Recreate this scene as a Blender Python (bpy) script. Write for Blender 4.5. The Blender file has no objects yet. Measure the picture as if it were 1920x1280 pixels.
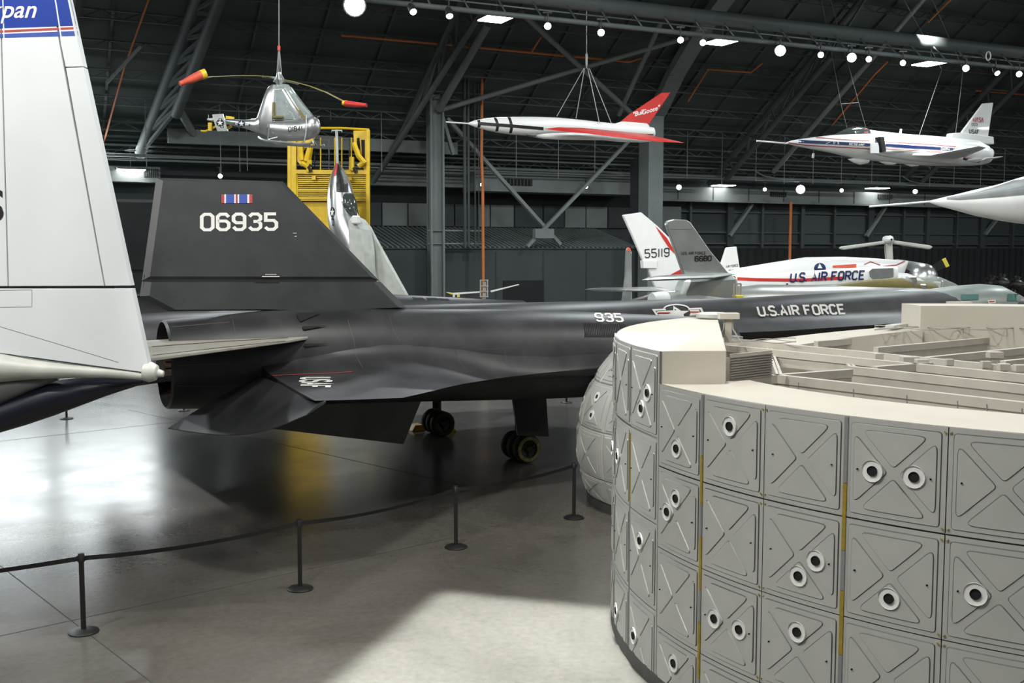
import bpy, bmesh, math, random
from mathutils import Vector as V, Matrix, geometry
from mathutils.bvhtree import BVHTree
random.seed(7)
R = math.radians
col = bpy.context.scene.collection
# ------------------------------------------------------------------ camera
F, TH, CH = 2000.0, math.atan(170/2000), 4.8
CAM = V((0, 0, CH))
cam = bpy.data.cameras.new('camera'); cam.lens = 37.5; cam.sensor_width = 36; cam.clip_end = 500
camo = bpy.data.objects.new('camera', cam); col.objects.link(camo)
camo.location = CAM; camo.rotation_euler = (math.pi/2 - TH, 0, 0)
bpy.context.scene.camera = camo
vs = bpy.context.scene.view_settings
vs.view_transform = 'Standard'; vs.look = 'None'; vs.gamma = 1; vs.use_curve_mapping = False
vs.exposure = 0.0
# ------------------------------------------------------------------ world and lamps
w = bpy.data.worlds.new('world'); bpy.context.scene.world = w; w.use_nodes = True
w.node_tree.nodes['Background'].inputs[0].default_value = (0.62, 0.68, 0.72, 1)
w.node_tree.nodes['Background'].inputs[1].default_value = 0.14

# building frame: along the far wall, out of the wall towards the viewer, height
UA = V((math.cos(R(25.5)), math.sin(R(25.5)), 0)); UN = V((UA.y, -UA.x, 0)); W0 = V((0, 75, 0))
def W(al, b, h): return W0 + UA*al + UN*b + V((0, 0, h))

def area_lamp(name, loc, size, power, color=(1, .97, .92), target=None, spread=180, sizey=None):
    l = bpy.data.lights.new(name, 'AREA'); l.energy = power; l.size = size; l.color = color; l.spread = R(spread)
    if sizey: l.shape = 'RECTANGLE'; l.size_y = sizey
    o = bpy.data.objects.new(name, l); col.objects.link(o); o.location = loc
    d = (target - loc) if target else V((0, 0, -1))
    o.rotation_euler = d.to_track_quat('-Z', 'Y').to_euler()
    return o
def spot_lamp(name, loc, target, power, cone=50, radius=.15, blend=.3, color=(1, .97, .92)):
    l = bpy.data.lights.new(name, 'SPOT'); l.energy = power; l.spot_size = R(cone); l.spot_blend = blend; l.shadow_soft_size = radius; l.color = color
    o = bpy.data.objects.new(name, l); col.objects.link(o); o.location = loc
    o.rotation_euler = (target - loc).to_track_quat('-Z', 'Y').to_euler()
    return o
COOL = (.90, .97, 1.0); WARM = (1.0, .985, .94)
# high bay lamps hung in rows under the roof trusses, the rows that show carried on over the floor in front
for b in (20, 38, 56, 74):
    for k in range(-3, 5):
        area_lamp('high_bay_lamp', W(-11 + 14.2*k, b, 15.6), 1.3, 1150 if b < 70 else 450, COOL if b < 50 else WARM)
# aimed spots over the visitor side, out of view
spot_lamp('aimed_spot_lamp', V((-9, 6, 14)), V((-3, 19, 3)), 3500, 60, .3)
spot_lamp('aimed_spot_lamp', V((-3, 1.5, 12)), V((-6, 12, 5)), 2200, 50, .2)  # added spot that brightens the white fin
spot_lamp('aimed_spot_lamp', V((-5, 2.5, 13.5)), V((4, 12, 1.5)), 4200, 60, .12, color=(1, .985, .94))
spot_lamp('aimed_spot_lamp', V((-14, 12, 15)), V((-10.5, 21.5, 0)), 11000, 36, .15, color=(.93, .98, 1))
# unseen lamp shaped to cast a straight-edged pool on the floor by the ring
area_lamp('pool_lamp', V((-.1, 11.8, 13)), 3.4, 300, (.92, 1, .98), None, 2.5, 5.0).rotation_euler = (0, 0, R(-17.5))
# oversized unseen lamps by the far wall, added for broad reflections on the floor
for a_ in (-27, -33, -39): area_lamp('reflection_lamp', W(a_, 2.2, 9.3), 5.6, 620, COOL, W(a_ + 6, 30, 0), sizey=3.2)
for tx, ty, tz in ((-8, 36, 8), (2, 43, 9), (25, 66, 10), (-9, 52, 7), (12, 40, 4), (15, 48, 5)):
    spot_lamp('aimed_spot_lamp', V((tx - 6, ty - 16, 15)), V((tx, ty, tz)), 3500, 50, .25)

# ------------------------------------------------------------------ pixel helpers (measuring tools: where a sight line of the photograph meets a real surface)
c_, s_ = math.cos(TH), math.sin(TH)
FW, UP, RT = V((0, c_, -s_)), V((0, s_, c_)), V((1, 0, 0))
def ray(px, py): return RT*((px - 960)/F) - UP*((py - 640)/F) + FW
def at_h(px, py, h):
    r = ray(px, py); return CAM + r*((h - CH)/r.z)
def at_y(px, py, y):
    r = ray(px, py); return CAM + r*(y/r.y)
def on_wall(px, py, b=0):
    r = ray(px, py); return CAM + r*(((W0 + UN*b - CAM).dot(UN))/r.dot(UN))
SL = .67
RN = (UN*(-SL) + V((0, 0, 1))).normalized()      # roof normal
def on_roof(px, py, off=0):
    r = ray(px, py); o = W(0, 0, 10.6) - RN*off
    return CAM + r*((o - CAM).dot(RN)/r.dot(RN))
class Plane:
    """upright plane, yaw degrees from facing the camera axis (positive: right side farther)"""
    def __init__(s, px, y, yaw=0):
        s.o = at_y(px, 470, y); a = R(yaw); s.d = V((math.cos(a), math.sin(a), 0)); s.n = V((math.sin(a), -math.cos(a), 0))
    def pt(s, px, py, off=0):
        r = ray(px, py); return CAM + r*((s.o + s.n*off - CAM).dot(s.n)/r.dot(s.n))

# ------------------------------------------------------------------ mesh builder
class MB:
    def __init__(s): s.v = []; s.f = []
    def add(s, vs_, fs):
        n = len(s.v); s.v += [V(v) for v in vs_]; s.f += [tuple(i + n for i in f) for f in fs]; return s
    def box(s, c, sx, sy, sz, ax=None):
        ax = ax or (V((1, 0, 0)), V((0, 1, 0)), V((0, 0, 1)))
        c = V(c); vs_ = [c + ax[0]*(sx/2*i) + ax[1]*(sy/2*j) + ax[2]*(sz/2*k) for i in (-1, 1) for j in (-1, 1) for k in (-1, 1)]
        return s.add(vs_, [(0, 1, 3, 2), (4, 6, 7, 5), (0, 4, 5, 1), (2, 3, 7, 6), (0, 2, 6, 4), (1, 5, 7, 3)])
    def bar(s, a, b, w_, h_=None, up=None):
        a, b = V(a), V(b); d = b - a
        if d.length < 1e-6: return s
        h_ = h_ or w_; dn = d.normalized(); up = up or V((0, 0, 1))
        if abs(dn.dot(up)) > .98: up = V((0, 1, 0)) if abs(dn.y) < .9 else V((1, 0, 0))
        x = dn.cross(up).normalized(); z = x.cross(dn).normalized()
        return s.box((a + b)/2, w_, d.length, h_, (x, dn, z))
    def tube(s, pts, r, n=8, cap=True, closed=False):
        pts = [V(p) for p in pts]; rr = r if isinstance(r, (list, tuple)) else [r]*len(pts)
        base = len(s.v); m = len(pts); prev = None
        for i, p in enumerate(pts):
            if closed: d = pts[(i + 1) % m] - pts[i - 1]
            else: d = pts[min(i + 1, m - 1)] - pts[max(i - 1, 0)]
            d = d.normalized()
            if prev is None:
                u = V((0, 0, 1)) if abs(d.z) < .9 else V((1, 0, 0))
            else: u = prev
            x = d.cross(u).normalized(); u = x.cross(d).normalized(); prev = u
            for k in range(n):
                t = 2*math.pi*k/n; s.v.append(p + x*(math.cos(t)*rr[i]) + u*(math.sin(t)*rr[i]))
        for i in range(m if closed else m - 1):
            for k in range(n):
                a = base + i*n + k; b = base + i*n + (k + 1) % n; j = (i + 1) % m
                s.f.append((a, b, base + j*n + (k + 1) % n, base + j*n + k))
        if cap and not closed:
            s.f.append(tuple(base + k for k in range(n))); s.f.append(tuple(base + (m - 1)*n + k for k in range(n - 1, -1, -1)))
        return s
    def loft(s, rings, closed=True, cap=True):
        n = len(rings[0]); base = len(s.v)
        for r in rings: s.v += [V(p) for p in r]
        for i in range(len(rings) - 1):
            for k in range(n if closed else n - 1):
                k2 = (k + 1) % n; s.f.append((base + i*n + k, base + i*n + k2, base + (i + 1)*n + k2, base + (i + 1)*n + k))
        if cap and closed:
            s.f.append(tuple(base + k for k in range(n - 1, -1, -1))); b2 = base + (len(rings) - 1)*n; s.f.append(tuple(b2 + k for k in range(n)))
        return s
    def prism(s, poly, off):
        """poly: points, off: thickness vector (centred)"""
        off = V(off); n = len(poly); a = [V(p) - off/2 for p in poly]; b = [V(p) + off/2 for p in poly]
        return s.add(a + b, [tuple(range(n))[::-1], tuple(range(n, 2*n))] + [(i, (i + 1) % n, n + (i + 1) % n, n + i) for i in range(n)])
    def lathe(s, o, axis, prof, n=24, x=None, cap=False):
        axis = V(axis).normalized(); u = x or (V((0, 0, 1)) if abs(axis.z) < .9 else V((1, 0, 0)))
        x1 = axis.cross(u).normalized(); y1 = axis.cross(x1)
        rings = [[V(o) + axis*d + (x1*math.cos(2*math.pi*k/n) + y1*math.sin(2*math.pi*k/n))*r for k in range(n)] for d, r in prof]
        return s.loft(rings, True, cap)
    def build(s, name, mat, parent=None, smooth=False, bevel=0, kind=None, recalc=True, **kw):
        o = wl_parent = None
        me = bpy.data.meshes.new(name); off = WL.get(parent, V((0, 0, 0))) if parent else V((0, 0, 0))
        me.from_pydata([v - off for v in s.v], [], s.f); me.update()
        if recalc or bevel:
            bm = bmesh.new(); bm.from_mesh(me)
            if recalc: bmesh.ops.recalc_face_normals(bm, faces=bm.faces)
            if bevel: bmesh.ops.bevel(bm, geom=[e for e in bm.edges], offset=bevel, segments=1, affect='EDGES', clamp_overlap=True)
            bm.to_mesh(me); bm.free()
        if smooth:
            me.polygons.foreach_set('use_smooth', [True]*len(me.polygons))
            try: me.set_sharp_from_angle(angle=R(38))
            except Exception: pass
        me.materials.append(M[mat] if isinstance(mat, str) else mat)
        o = bpy.data.objects.new(name, me); col.objects.link(o)
        if parent: o.parent = parent
        WL[o] = off.copy()
        if kind: o['kind'] = kind
        for k, v in kw.items(): o[k] = v
        return o
WL = {}
def tag(o, label, cat, group=None):
    o['label'] = label; o['category'] = cat
    if group: o['group'] = group
    return o
def thing(name, loc, label, cat, group=None):
    o = bpy.data.objects.new(name, None); col.objects.link(o); o.location = loc; o.empty_display_size = .2
    WL[o] = V(loc); return tag(o, label, cat, group)
def struct(name, mb, mat, **k):
    return mb.build(name, mat, kind='structure', **k)

# ------------------------------------------------------------------ materials
M = {}
def mat(name, color, rough=.5, metal=0, noise=.08, scale=6, bump=0, bscale=40, trans=0, emit=0, spec=.5, stretch=None, color2=None, alpha=1, detail=4, coat=0):
    m = bpy.data.materials.new(name); m.use_nodes = True; nt = m.node_tree; b = nt.nodes['Principled BSDF']
    b.inputs['Roughness'].default_value = rough; b.inputs['Metallic'].default_value = metal
    b.inputs['Specular IOR Level'].default_value = spec
    b.inputs['Coat Weight'].default_value = coat
    if trans: b.inputs['Transmission Weight'].default_value = trans
    if alpha < 1: b.inputs['Alpha'].default_value = alpha
    tc = nt.nodes.new('ShaderNodeTexCoord'); mp = nt.nodes.new('ShaderNodeMapping'); nt.links.new(tc.outputs['Object'], mp.inputs[0])
    if stretch: mp.inputs['Scale'].default_value = stretch
    c2 = color2 or tuple(max(0, c*(1 - noise*2)) for c in color)
    if noise or color2:
        n = nt.nodes.new('ShaderNodeTexNoise'); n.inputs['Scale'].default_value = scale; n.inputs['Detail'].default_value = detail
        nt.links.new(mp.outputs[0], n.inputs['Vector'])
        r = nt.nodes.new('ShaderNodeValToRGB'); r.color_ramp.elements[0].position = .35; r.color_ramp.elements[1].position = .68
        r.color_ramp.elements[0].color = (*c2, 1); r.color_ramp.elements[1].color = (*color, 1)
        nt.links.new(n.outputs['Fac'], r.inputs[0]); nt.links.new(r.outputs[0], b.inputs['Base Color'])
    else: b.inputs['Base Color'].default_value = (*color, 1)
    if bump:
        n2 = nt.nodes.new('ShaderNodeTexNoise'); n2.inputs['Scale'].default_value = bscale; nt.links.new(mp.outputs[0], n2.inputs['Vector'])
        bp = nt.nodes.new('ShaderNodeBump'); bp.inputs['Strength'].default_value = bump; bp.inputs['Distance'].default_value = .02
        nt.links.new(n2.outputs['Fac'], bp.inputs['Height']); nt.links.new(bp.outputs[0], b.inputs['Normal'])
    if emit:
        b.inputs['Emission Color'].default_value = (*color, 1); b.inputs['Emission Strength'].default_value = emit
    M[name] = m; return m
mat('black_skin', (.040, .040, .043), .44, noise=.22, scale=1.6, bump=.06, bscale=60, color2=(.017, .018, .020), detail=8)
mat('fin_skin', (.029, .034, .036), .46, noise=.2, scale=2.2, color2=(.018, .022, .024), bump=.05, bscale=50, detail=8)
mat('dark_hole', (.006, .006, .006), .8, noise=0)
mat('nozzle_metal', (.13, .085, .055), .5, .6, noise=.3, scale=9)
mat('tire', (.05, .045, .025), .8, noise=.2, scale=12)
mat('tire_rim', (.30, .26, .10), .6, noise=.3, scale=12)
mat('white_paint', (.80, .81, .79), .35, noise=.02, scale=3, coat=.2)
mat('fin_white', (.74, .785, .80), .42, noise=.03, scale=1.2)
mat('seam', (.03, .03, .03), .7, noise=0)
mat('blue_paint', (.010, .045, .33), .35, noise=.04, scale=3)
mat('red_paint', (.55, .035, .03), .38, noise=.06, scale=3)
mat('dark_blue', (.012, .02, .09), .35, noise=0)
mat('navy_belly', (.010, .013, .025), .38, noise=.15, scale=2)
mat('pale_grey', (.56, .58, .53), .42, noise=.08, scale=3)
mat('mid_grey', (.16, .17, .165), .5, noise=.1, scale=3)
mat('stab_beige', (.38, .36, .31), .5, noise=.06, scale=5)
mat('silver', (.62, .63, .62), .28, .85, noise=.06, scale=4)
mat('tail_silver', (.50, .52, .50), .34, .7, noise=.08, scale=2)
mat('marking_white', (.78, .78, .74), .5, noise=0)
mat('marking_black', (.012, .012, .014), .5, noise=0)
mat('marking_red', (.42, .05, .05), .5, noise=0)
mat('marking_blue', (.035, .08, .38), .5, noise=0)
mat('yellow_steel', (.78, .52, .015), .45, noise=.07, scale=3)
mat('yellow_tip', (.75, .62, .08), .5, noise=0)
mat('orange_pipe', (.62, .19, .05), .5, noise=.08, scale=5)
mat('red_cover', (.72, .10, .05), .6, noise=.08, scale=8)
mat('olive', (.17, .14, .035), .5, noise=.08, scale=6)
mat('blade', (.22, .19, .05), .5, noise=.1, scale=6)
mat('black_plastic', (.012, .012, .012), .45, noise=0)
mat('black_belt', (.010, .010, .011), .8, noise=0)
mat('steel_cable', (.30, .30, .29), .5, .3, noise=0)
mat('drum_grey', (.44, .44, .41), .42, noise=.06, scale=2.2)
mat('edge_metal', (.24, .24, .23), .5, 1, noise=0)
mat('line_grey', (.075, .077, .078), .5, noise=0)
mat('drum_panel', (.43, .435, .41), .42, noise=.04, scale=3)
mat('drum_beige', (.60, .565, .49), .62, noise=.03, scale=2)
mat('deck_beige', (.55, .52, .46), .6, noise=.06, scale=3)
mat('deck_slat', (.40, .375, .34), .6, noise=.08, scale=3)
mat('strip_grey', (.22, .22, .23), .5, noise=.04, scale=8)
mat('strip_yellow', (.33, .24, .02), .6, noise=.15, scale=20)
mat('skirt', (.06, .062, .06), .7, noise=.1, scale=5)
mat('port_white', (.75, .75, .73), .5, noise=0)
mat('roof_skin', (.075, .094, .089), .8, noise=.1, scale=.5)
mat('roof_steel', (.085, .10, .10), .6, noise=.06, scale=2)
mat('roof_joist', (.10, .118, .115), .7, noise=.1, scale=2)
mat('wall_dark', (.043, .053, .055), .7, noise=.08, scale=.6)
mat('wall_black', (.008, .009, .010), .8, noise=0)
mat('wall_panel', (.16, .18, .175), .6, noise=.08, scale=.8)
mat('duct', (.21, .235, .23), .6, noise=.05, scale=1)
mat('steel_grey', (.19, .215, .21), .55, noise=.05, scale=2)
mat('pipe_dark', (.065, .078, .077), .5, .2, noise=0)
mat('lamp_case', (.02, .02, .02), .5, noise=0)
mat('lamp_glow', (1, .99, .96), .5, noise=0, emit=14)
mat('lamp_glow_cool', (.88, .97, 1), .5, noise=0, emit=20)
mat('glass', (.75, .85, .82), .04, noise=0, trans=.0, alpha=.28, spec=.8)
mat('canopy_sheen', (.26, .31, .29), .35, noise=.12, scale=2)  # pale tone puts the glossy reflection on the cockpit hump into the colour
mat('teal_glass', (.10, .22, .20), .05, noise=0, spec=.9)
mat('dark_glass', (.05, .06, .055), .06, noise=0, spec=.9)
mat('engine_dark', (.05, .05, .045), .4, .5, noise=.3, scale=12)
# polished concrete
def floor_mat():
    m = bpy.data.materials.new('concrete'); m.use_nodes = True; nt = m.node_tree; b = nt.nodes['Principled BSDF']
    tc = nt.nodes.new('ShaderNodeTexCoord')
    def noise(sc, det=6, rough=.6, dist=0):
        n = nt.nodes.new('ShaderNodeTexNoise'); n.inputs['Scale'].default_value = sc; n.inputs['Detail'].default_value = det
        n.inputs['Roughness'].default_value = rough; n.inputs['Distortion'].default_value = dist; nt.links.new(tc.outputs['Object'], n.inputs['Vector']); return n
    n1 = noise(.35, 8, .65, .6); r1 = nt.nodes.new('ShaderNodeValToRGB')
    r1.color_ramp.elements[0].position = .3; r1.color_ramp.elements[1].position = .72
    r1.color_ramp.elements[0].color = (.090, .083, .073, 1); r1.color_ramp.elements[1].color = (.150, .140, .124, 1)
    nt.links.new(n1.outputs['Fac'], r1.inputs[0])
    n2 = noise(9, 8, .7); mx = nt.nodes.new('ShaderNodeMixRGB'); mx.blend_type = 'MULTIPLY'; mx.inputs[0].default_value = .45
    r2 = nt.nodes.new('ShaderNodeValToRGB'); r2.color_ramp.elements[0].position = .3; r2.color_ramp.elements[1].position = .6
    r2.color_ramp.elements[0].color = (.58, .56, .54, 1); r2.color_ramp.elements[1].color = (1, 1, 1, 1)
    nt.links.new(n2.outputs['Fac'], r2.inputs[0]); nt.links.new(r1.outputs[0], mx.inputs[1]); nt.links.new(r2.outputs[0], mx.inputs[2])
    nt.links.new(mx.outputs[0], b.inputs['Base Color'])
    n3 = noise(.8, 6, .6); mr = nt.nodes.new('ShaderNodeMapRange'); mr.inputs['To Min'].default_value = .14; mr.inputs['To Max'].default_value = .30
    nt.links.new(n3.outputs['Fac'], mr.inputs['Value']); nt.links.new(mr.outputs[0], b.inputs['Roughness'])
    bp = nt.nodes.new('ShaderNodeBump'); bp.inputs['Strength'].default_value = .05; bp.inputs['Distance'].default_value = .01
    n4 = noise(3.5, 5, .6); nt.links.new(n4.outputs['Fac'], bp.inputs['Height']); nt.links.new(bp.outputs[0], b.inputs['Normal'])
    b.inputs['Specular IOR Level'].default_value = .45
    M['concrete'] = m
floor_mat()

# ------------------------------------------------------------------ decals laid on a real surface
def bvh(*objs):
    vs_, fs = [], []
    for o in objs:
        n = len(vs_); off = WL[o]
        vs_ += [v.co + off for v in o.data.vertices]; fs += [tuple(i + n for i in p.vertices) for p in o.data.polygons]
    return BVHTree.FromPolygons(vs_, fs)
def cast(tree, px, py, eps=.012):
    d = ray(px, py).normalized(); h = tree.ray_cast(CAM, d, 400)
    if h[0] is None: return None
    n = h[1] if h[1].dot(d) < 0 else -h[1]
    return h[0] + n*eps
def decal(name, polys, tree, material, parent, eps=.012, label=None):
    mb = MB()
    for p in polys:
        pts = [cast(tree, x, y, eps) for x, y in p]
        if any(q is None for q in pts): continue
        zs = [q.y for q in pts]
        if max(zs) - min(zs) > 2.5: continue
        mb.add(pts, [tuple(range(len(pts)))])
    if mb.f:
        o = mb.build(name, material, parent, recalc=False)
        if label: o['label'] = label
        return o
def strip(pts, width, step=6):
    """a band of small quads along pixel polyline; width px (vertical)"""
    out = []; dense = []
    for (x0, y0), (x1, y1) in zip(pts, pts[1:]):
        n = max(1, int(math.hypot(x1 - x0, y1 - y0)/step))
        dense += [(x0 + (x1 - x0)*k/n, y0 + (y1 - y0)*k/n) for k in range(n)]
    dense.append(pts[-1])
    for a, b in zip(dense, dense[1:]):
        dx, dy = b[0] - a[0], b[1] - a[1]; l = math.hypot(dx, dy) or 1; nx, ny = -dy/l*width/2, dx/l*width/2
        out.append([(a[0] - nx, a[1] - ny), (b[0] - nx, b[1] - ny), (b[0] + nx, b[1] + ny), (a[0] + nx, a[1] + ny)])
    return out
# stroke lettering: centre lines on a .6 x 1 cell
GL = {
 '0': [[(.15,0),(.45,0),(.6,.15),(.6,.85),(.45,1),(.15,1),(0,.85),(0,.15),(.15,0)]],
 '6': [[(.6,.82),(.45,1),(.15,1),(0,.85),(0,.15),(.15,0),(.45,0),(.6,.15),(.6,.42),(.45,.56),(0,.56)]],
 '9': [[(0,.18),(.15,0),(.45,0),(.6,.15),(.6,.85),(.45,1),(.15,1),(0,.85),(0,.58),(.15,.44),(.6,.44)]],
 '3': [[(0,.84),(.15,1),(.45,1),(.6,.85),(.6,.66),(.47,.52),(.22,.52)],[(.47,.52),(.6,.38),(.6,.15),(.45,0),(.15,0),(0,.16)]],
 '5': [[(.58,1),(.02,1),(.02,.58),(.45,.58),(.6,.43),(.6,.15),(.45,0),(.15,0),(0,.15)]],
 '1': [[(.3,0),(.3,1)]],
 '7': [[(0,1),(.6,1),(.25,0)]],
 '8': [[(.15,0),(.45,0),(.6,.15),(.6,.40),(.47,.52),(.13,.52),(0,.40),(0,.15),(.15,0)],[(.13,.52),(0,.64),(0,.85),(.15,1),(.45,1),(.6,.85),(.6,.64),(.47,.52)]],
 '4': [[(.48,0),(.48,1),(0,.3),(.62,.3)]],
 'U': [[(0,1),(0,.15),(.15,0),(.45,0),(.6,.15),(.6,1)]],
 'S': [[(.6,.84),(.45,1),(.15,1),(0,.85),(0,.66),(.15,.52),(.45,.48),(.6,.35),(.6,.15),(.45,0),(.15,0),(0,.16)]],
 'A': [[(0,0),(.3,1),(.6,0)],[(.1,.32),(.5,.32)]],
 'I': [[(.3,0),(.3,1)]],
 'R': [[(0,0),(0,1),(.45,1),(.6,.85),(.6,.65),(.45,.5),(0,.5)],[(.3,.5),(.6,0)]],
 'F': [[(0,0),(0,1),(.58,1)],[(0,.53),(.46,.53)]],
 'O': [[(.15,0),(.45,0),(.6,.15),(.6,.85),(.45,1),(.15,1),(0,.85),(0,.15),(.15,0)]],
 'C': [[(.6,.82),(.45,1),(.15,1),(0,.85),(0,.15),(.15,0),(.45,0),(.6,.18)]],
 'E': [[(.58,0),(0,0),(0,1),(.58,1)],[(0,.52),(.48,.52)]],
 'N': [[(0,0),(0,1),(.6,0),(.6,1)]], 'X': [[(0,0),(.6,1)],[(0,1),(.6,0)]], '-': [[(.1,.5),(.5,.5)]],
 'D': [[(0,0),(0,1),(.42,1),(.6,.82),(.6,.18),(.42,0),(0,0)]], 'P': [[(0,0),(0,1),(.45,1),(.6,.85),(.6,.62),(.45,.47),(0,.47)]],
 '.': [[(.26,.0),(.26,.13)]], ' ': [],
 'n': [[(0,0),(0,.9),(.12,1),(.24,.9),(.45,.08),(.52,.0),(.6,.1),(.6,1)]], 'a': [[(0,0),(.26,.95),(.34,.95),(.6,0)]],
}
def stroke_quads(pl, t):
    qs = []; n = len(pl); closed = pl[0] == pl[-1]
    def off(i):
        p = V((*pl[i], 0))
        a = V((*pl[i - 1], 0)) if i > 0 else (V((*pl[-2], 0)) if closed else None)
        b = V((*pl[i + 1], 0)) if i < n - 1 else (V((*pl[1], 0)) if closed else None)
        d1 = (p - a).normalized() if a is not None else None; d2 = (b - p).normalized() if b is not None else None
        if d1 is None: d1 = d2
        if d2 is None: d2 = d1
        n1 = V((-d1.y, d1.x, 0)); n2 = V((-d2.y, d2.x, 0)); m = (n1 + n2)
        if m.length < 1e-3: m = n1
        m.normalize(); k = min(2.2, 1/max(.3, m.dot(n1)))
        return m*(t/2*k), p
    for i in range(n - 1):
        m1, a = off(i); m2, b = off(i + 1)
        qs.append([(a - m1).xy, (b - m2).xy, (b + m2).xy, (a + m1).xy])
    return qs
def text_polys(txt, x0, y0, x1, y1, hgt, slant=0, t=.16, adv=.86, mirror=False, upv=None):
    """baseline from (x0,y0) to (x1,y1) in pixels; returns pixel quads"""
    wd = {'.': .30, ' ': .45, 'I': .42, '1': .45}
    cells = []; x = 0
    for ch in txt:
        a = wd.get(ch, 1)*adv; cells.append((ch, x, a)); x += a
    tot = x - (adv - .6)
    bx, by = (x1 - x0)/tot, (y1 - y0)/tot
    ux, uy = upv if upv else (slant*hgt, -hgt)
    out = []
    for ch, cx, a in cells:
        shift = (a - .86*adv/.86)/2 if ch in '.I1' else 0
        for pl in GL.get(ch, []):
            for q in stroke_quads(pl, t):
                out.append([(x0 + bx*(cx + u_ + shift) + ux*v_, y0 + by*(cx + u_ + shift) + uy*v_) for u_, v_ in q])
    return out
def star_polys(cx, cy, rx, ry, rot=0):
    pts = []
    for k in range(10):
        r = 1 if k % 2 == 0 else .40; a = R(90 + 36*k + rot); pts.append((cx + math.cos(a)*r*rx, cy - math.sin(a)*r*ry))
    return [[(cx, cy), pts[k - 1], pts[k]] for k in range(10)]
def disc_polys(cx, cy, rx, ry, n=20):
    p = [(cx + math.cos(2*math.pi*k/n)*rx, cy + math.sin(2*math.pi*k/n)*ry) for k in range(n)]
    return [[(cx, cy), p[k - 1], p[k]] for k in range(n)]
def font_polys(txt, size_px, x0, y0, shear=0, rot=0, bold=0):
    cu = bpy.data.curves.new('letters', 'FONT'); cu.body = txt; cu.size = 1; cu.shear = shear; cu.offset = bold; cu.resolution_u = 4
    o = bpy.data.objects.new('letters', cu); col.objects.link(o)
    bpy.context.view_layer.update()
    me = bpy.data.meshes.new_from_object(o.evaluated_get(bpy.context.evaluated_depsgraph_get()))
    ca, sa = math.cos(rot), math.sin(rot); out = []
    for p in me.polygons:
        q = []
        for i in p.vertices:
            v = me.vertices[i].co; q.append((x0 + (v.x*ca - v.y*sa)*size_px, y0 - (v.x*sa + v.y*ca)*size_px))
        out.append(q)
    bpy.data.objects.remove(o); bpy.data.curves.remove(cu); bpy.data.meshes.remove(me)
    return out

# ================================================================== SETTING
fl = MB(); fl.box((0, 45, -.15), 260, 180, .3); floor = struct('floor', fl, 'concrete')
def floor_line(pts, w_=.012):
    mb = MB()
    for a, b in zip(pts, pts[1:]): mb.bar(a + V((0, 0, .0005)), b + V((0, 0, .0005)), w_, .004)
    mb.build('joint', 'seam', floor)
j1a, j1b = at_h(0, 1060, 0), at_h(157, 1181, 0); jd = (j1b - j1a).normalized()
floor_line([j1a - jd*6, j1b + jd*10])
k1, k2 = at_h(0, 1192, 0), at_h(600, 1062, 0); kd = (k2 - k1).normalized()
floor_line([k1 - kd*4, k2 + kd*3.5])
l1, l2 = at_h(0, 827, 0), at_h(345, 789, 0); ld = (l2 - l1).normalized(); floor_line([l1 - ld*6, l2 + ld*30], .02)
m1, m2 = at_h(560, 840, 0), at_h(760, 885, 0); md = (m2 - m1).normalized(); floor_line([m1 - md*9, m2 + md*3], .012)

wall = MB(); wall.box(W(10, -.3, 6), 200, .6, 14, (UA, UN, V((0, 0, 1)))); wall_far = struct('wall_back', wall, 'wall_dark')
wl = MB(); wl.box(W(-90, 20, 10), .5, 120, 45, (UA, UN, V((0, 0, 1)))); struct('wall_left', wl, 'wall_dark')
wl = MB(); wl.box(W(108, 40, 10), .5, 120, 45, (UA, UN, V((0, 0, 1)))); struct('wall_right', wl, 'wall_dark')
# roof: slopes up from the eave, then flattens
rf = MB(); prof = [(0, 10.6), (26, 10.6 + 26*SL), (60, 10.6 + 26*SL + 8), (100, 10.6 + 26*SL + 8)]
for (b0, h0), (b1, h1) in zip(prof, prof[1:]):
    rf.prism([W(-90, b0, h0), W(108, b0, h0), W(108, b1, h1), W(-90, b1, h1)], (0, 0, .2))
ceiling = struct('ceiling', rf, 'roof_skin')
def RP(al, t, off=0):     # point under the roof: along, distance from the eave in plan, depth below the skin
    return W(al, t, 10.6 + SL*t) - RN*off
# open-web joists along the building
for i in range(11):
    t = .9 + i*1.75; mb = MB(); x0, x1 = -34 - i*.4, 58
    mb.bar(RP(x0, t, .35), RP(x1, t, .35), .10, .08); mb.bar(RP(x0, t, .95), RP(x1, t, .95), .08, .07)
    n = int((x1 - x0)/.95)
    for k in range(n):
        a = x0 + (x1 - x0)*k/n; b = x0 + (x1 - x0)*(k + 1)/n
        mb.bar(RP(a, t, .35 if k % 2 else .95), RP(b, t, .95 if k % 2 else .35), .05, .05)
    mb.build('joist', 'roof_joist', ceiling)
for k in range(26):       # rafters between the trusses
    a = -34 + k*3.6; mb = MB(); mb.bar(RP(a, .2, .18), RP(a, 25, .18), .14, .16); mb.build('rafter', 'roof_steel', ceiling)
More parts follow.
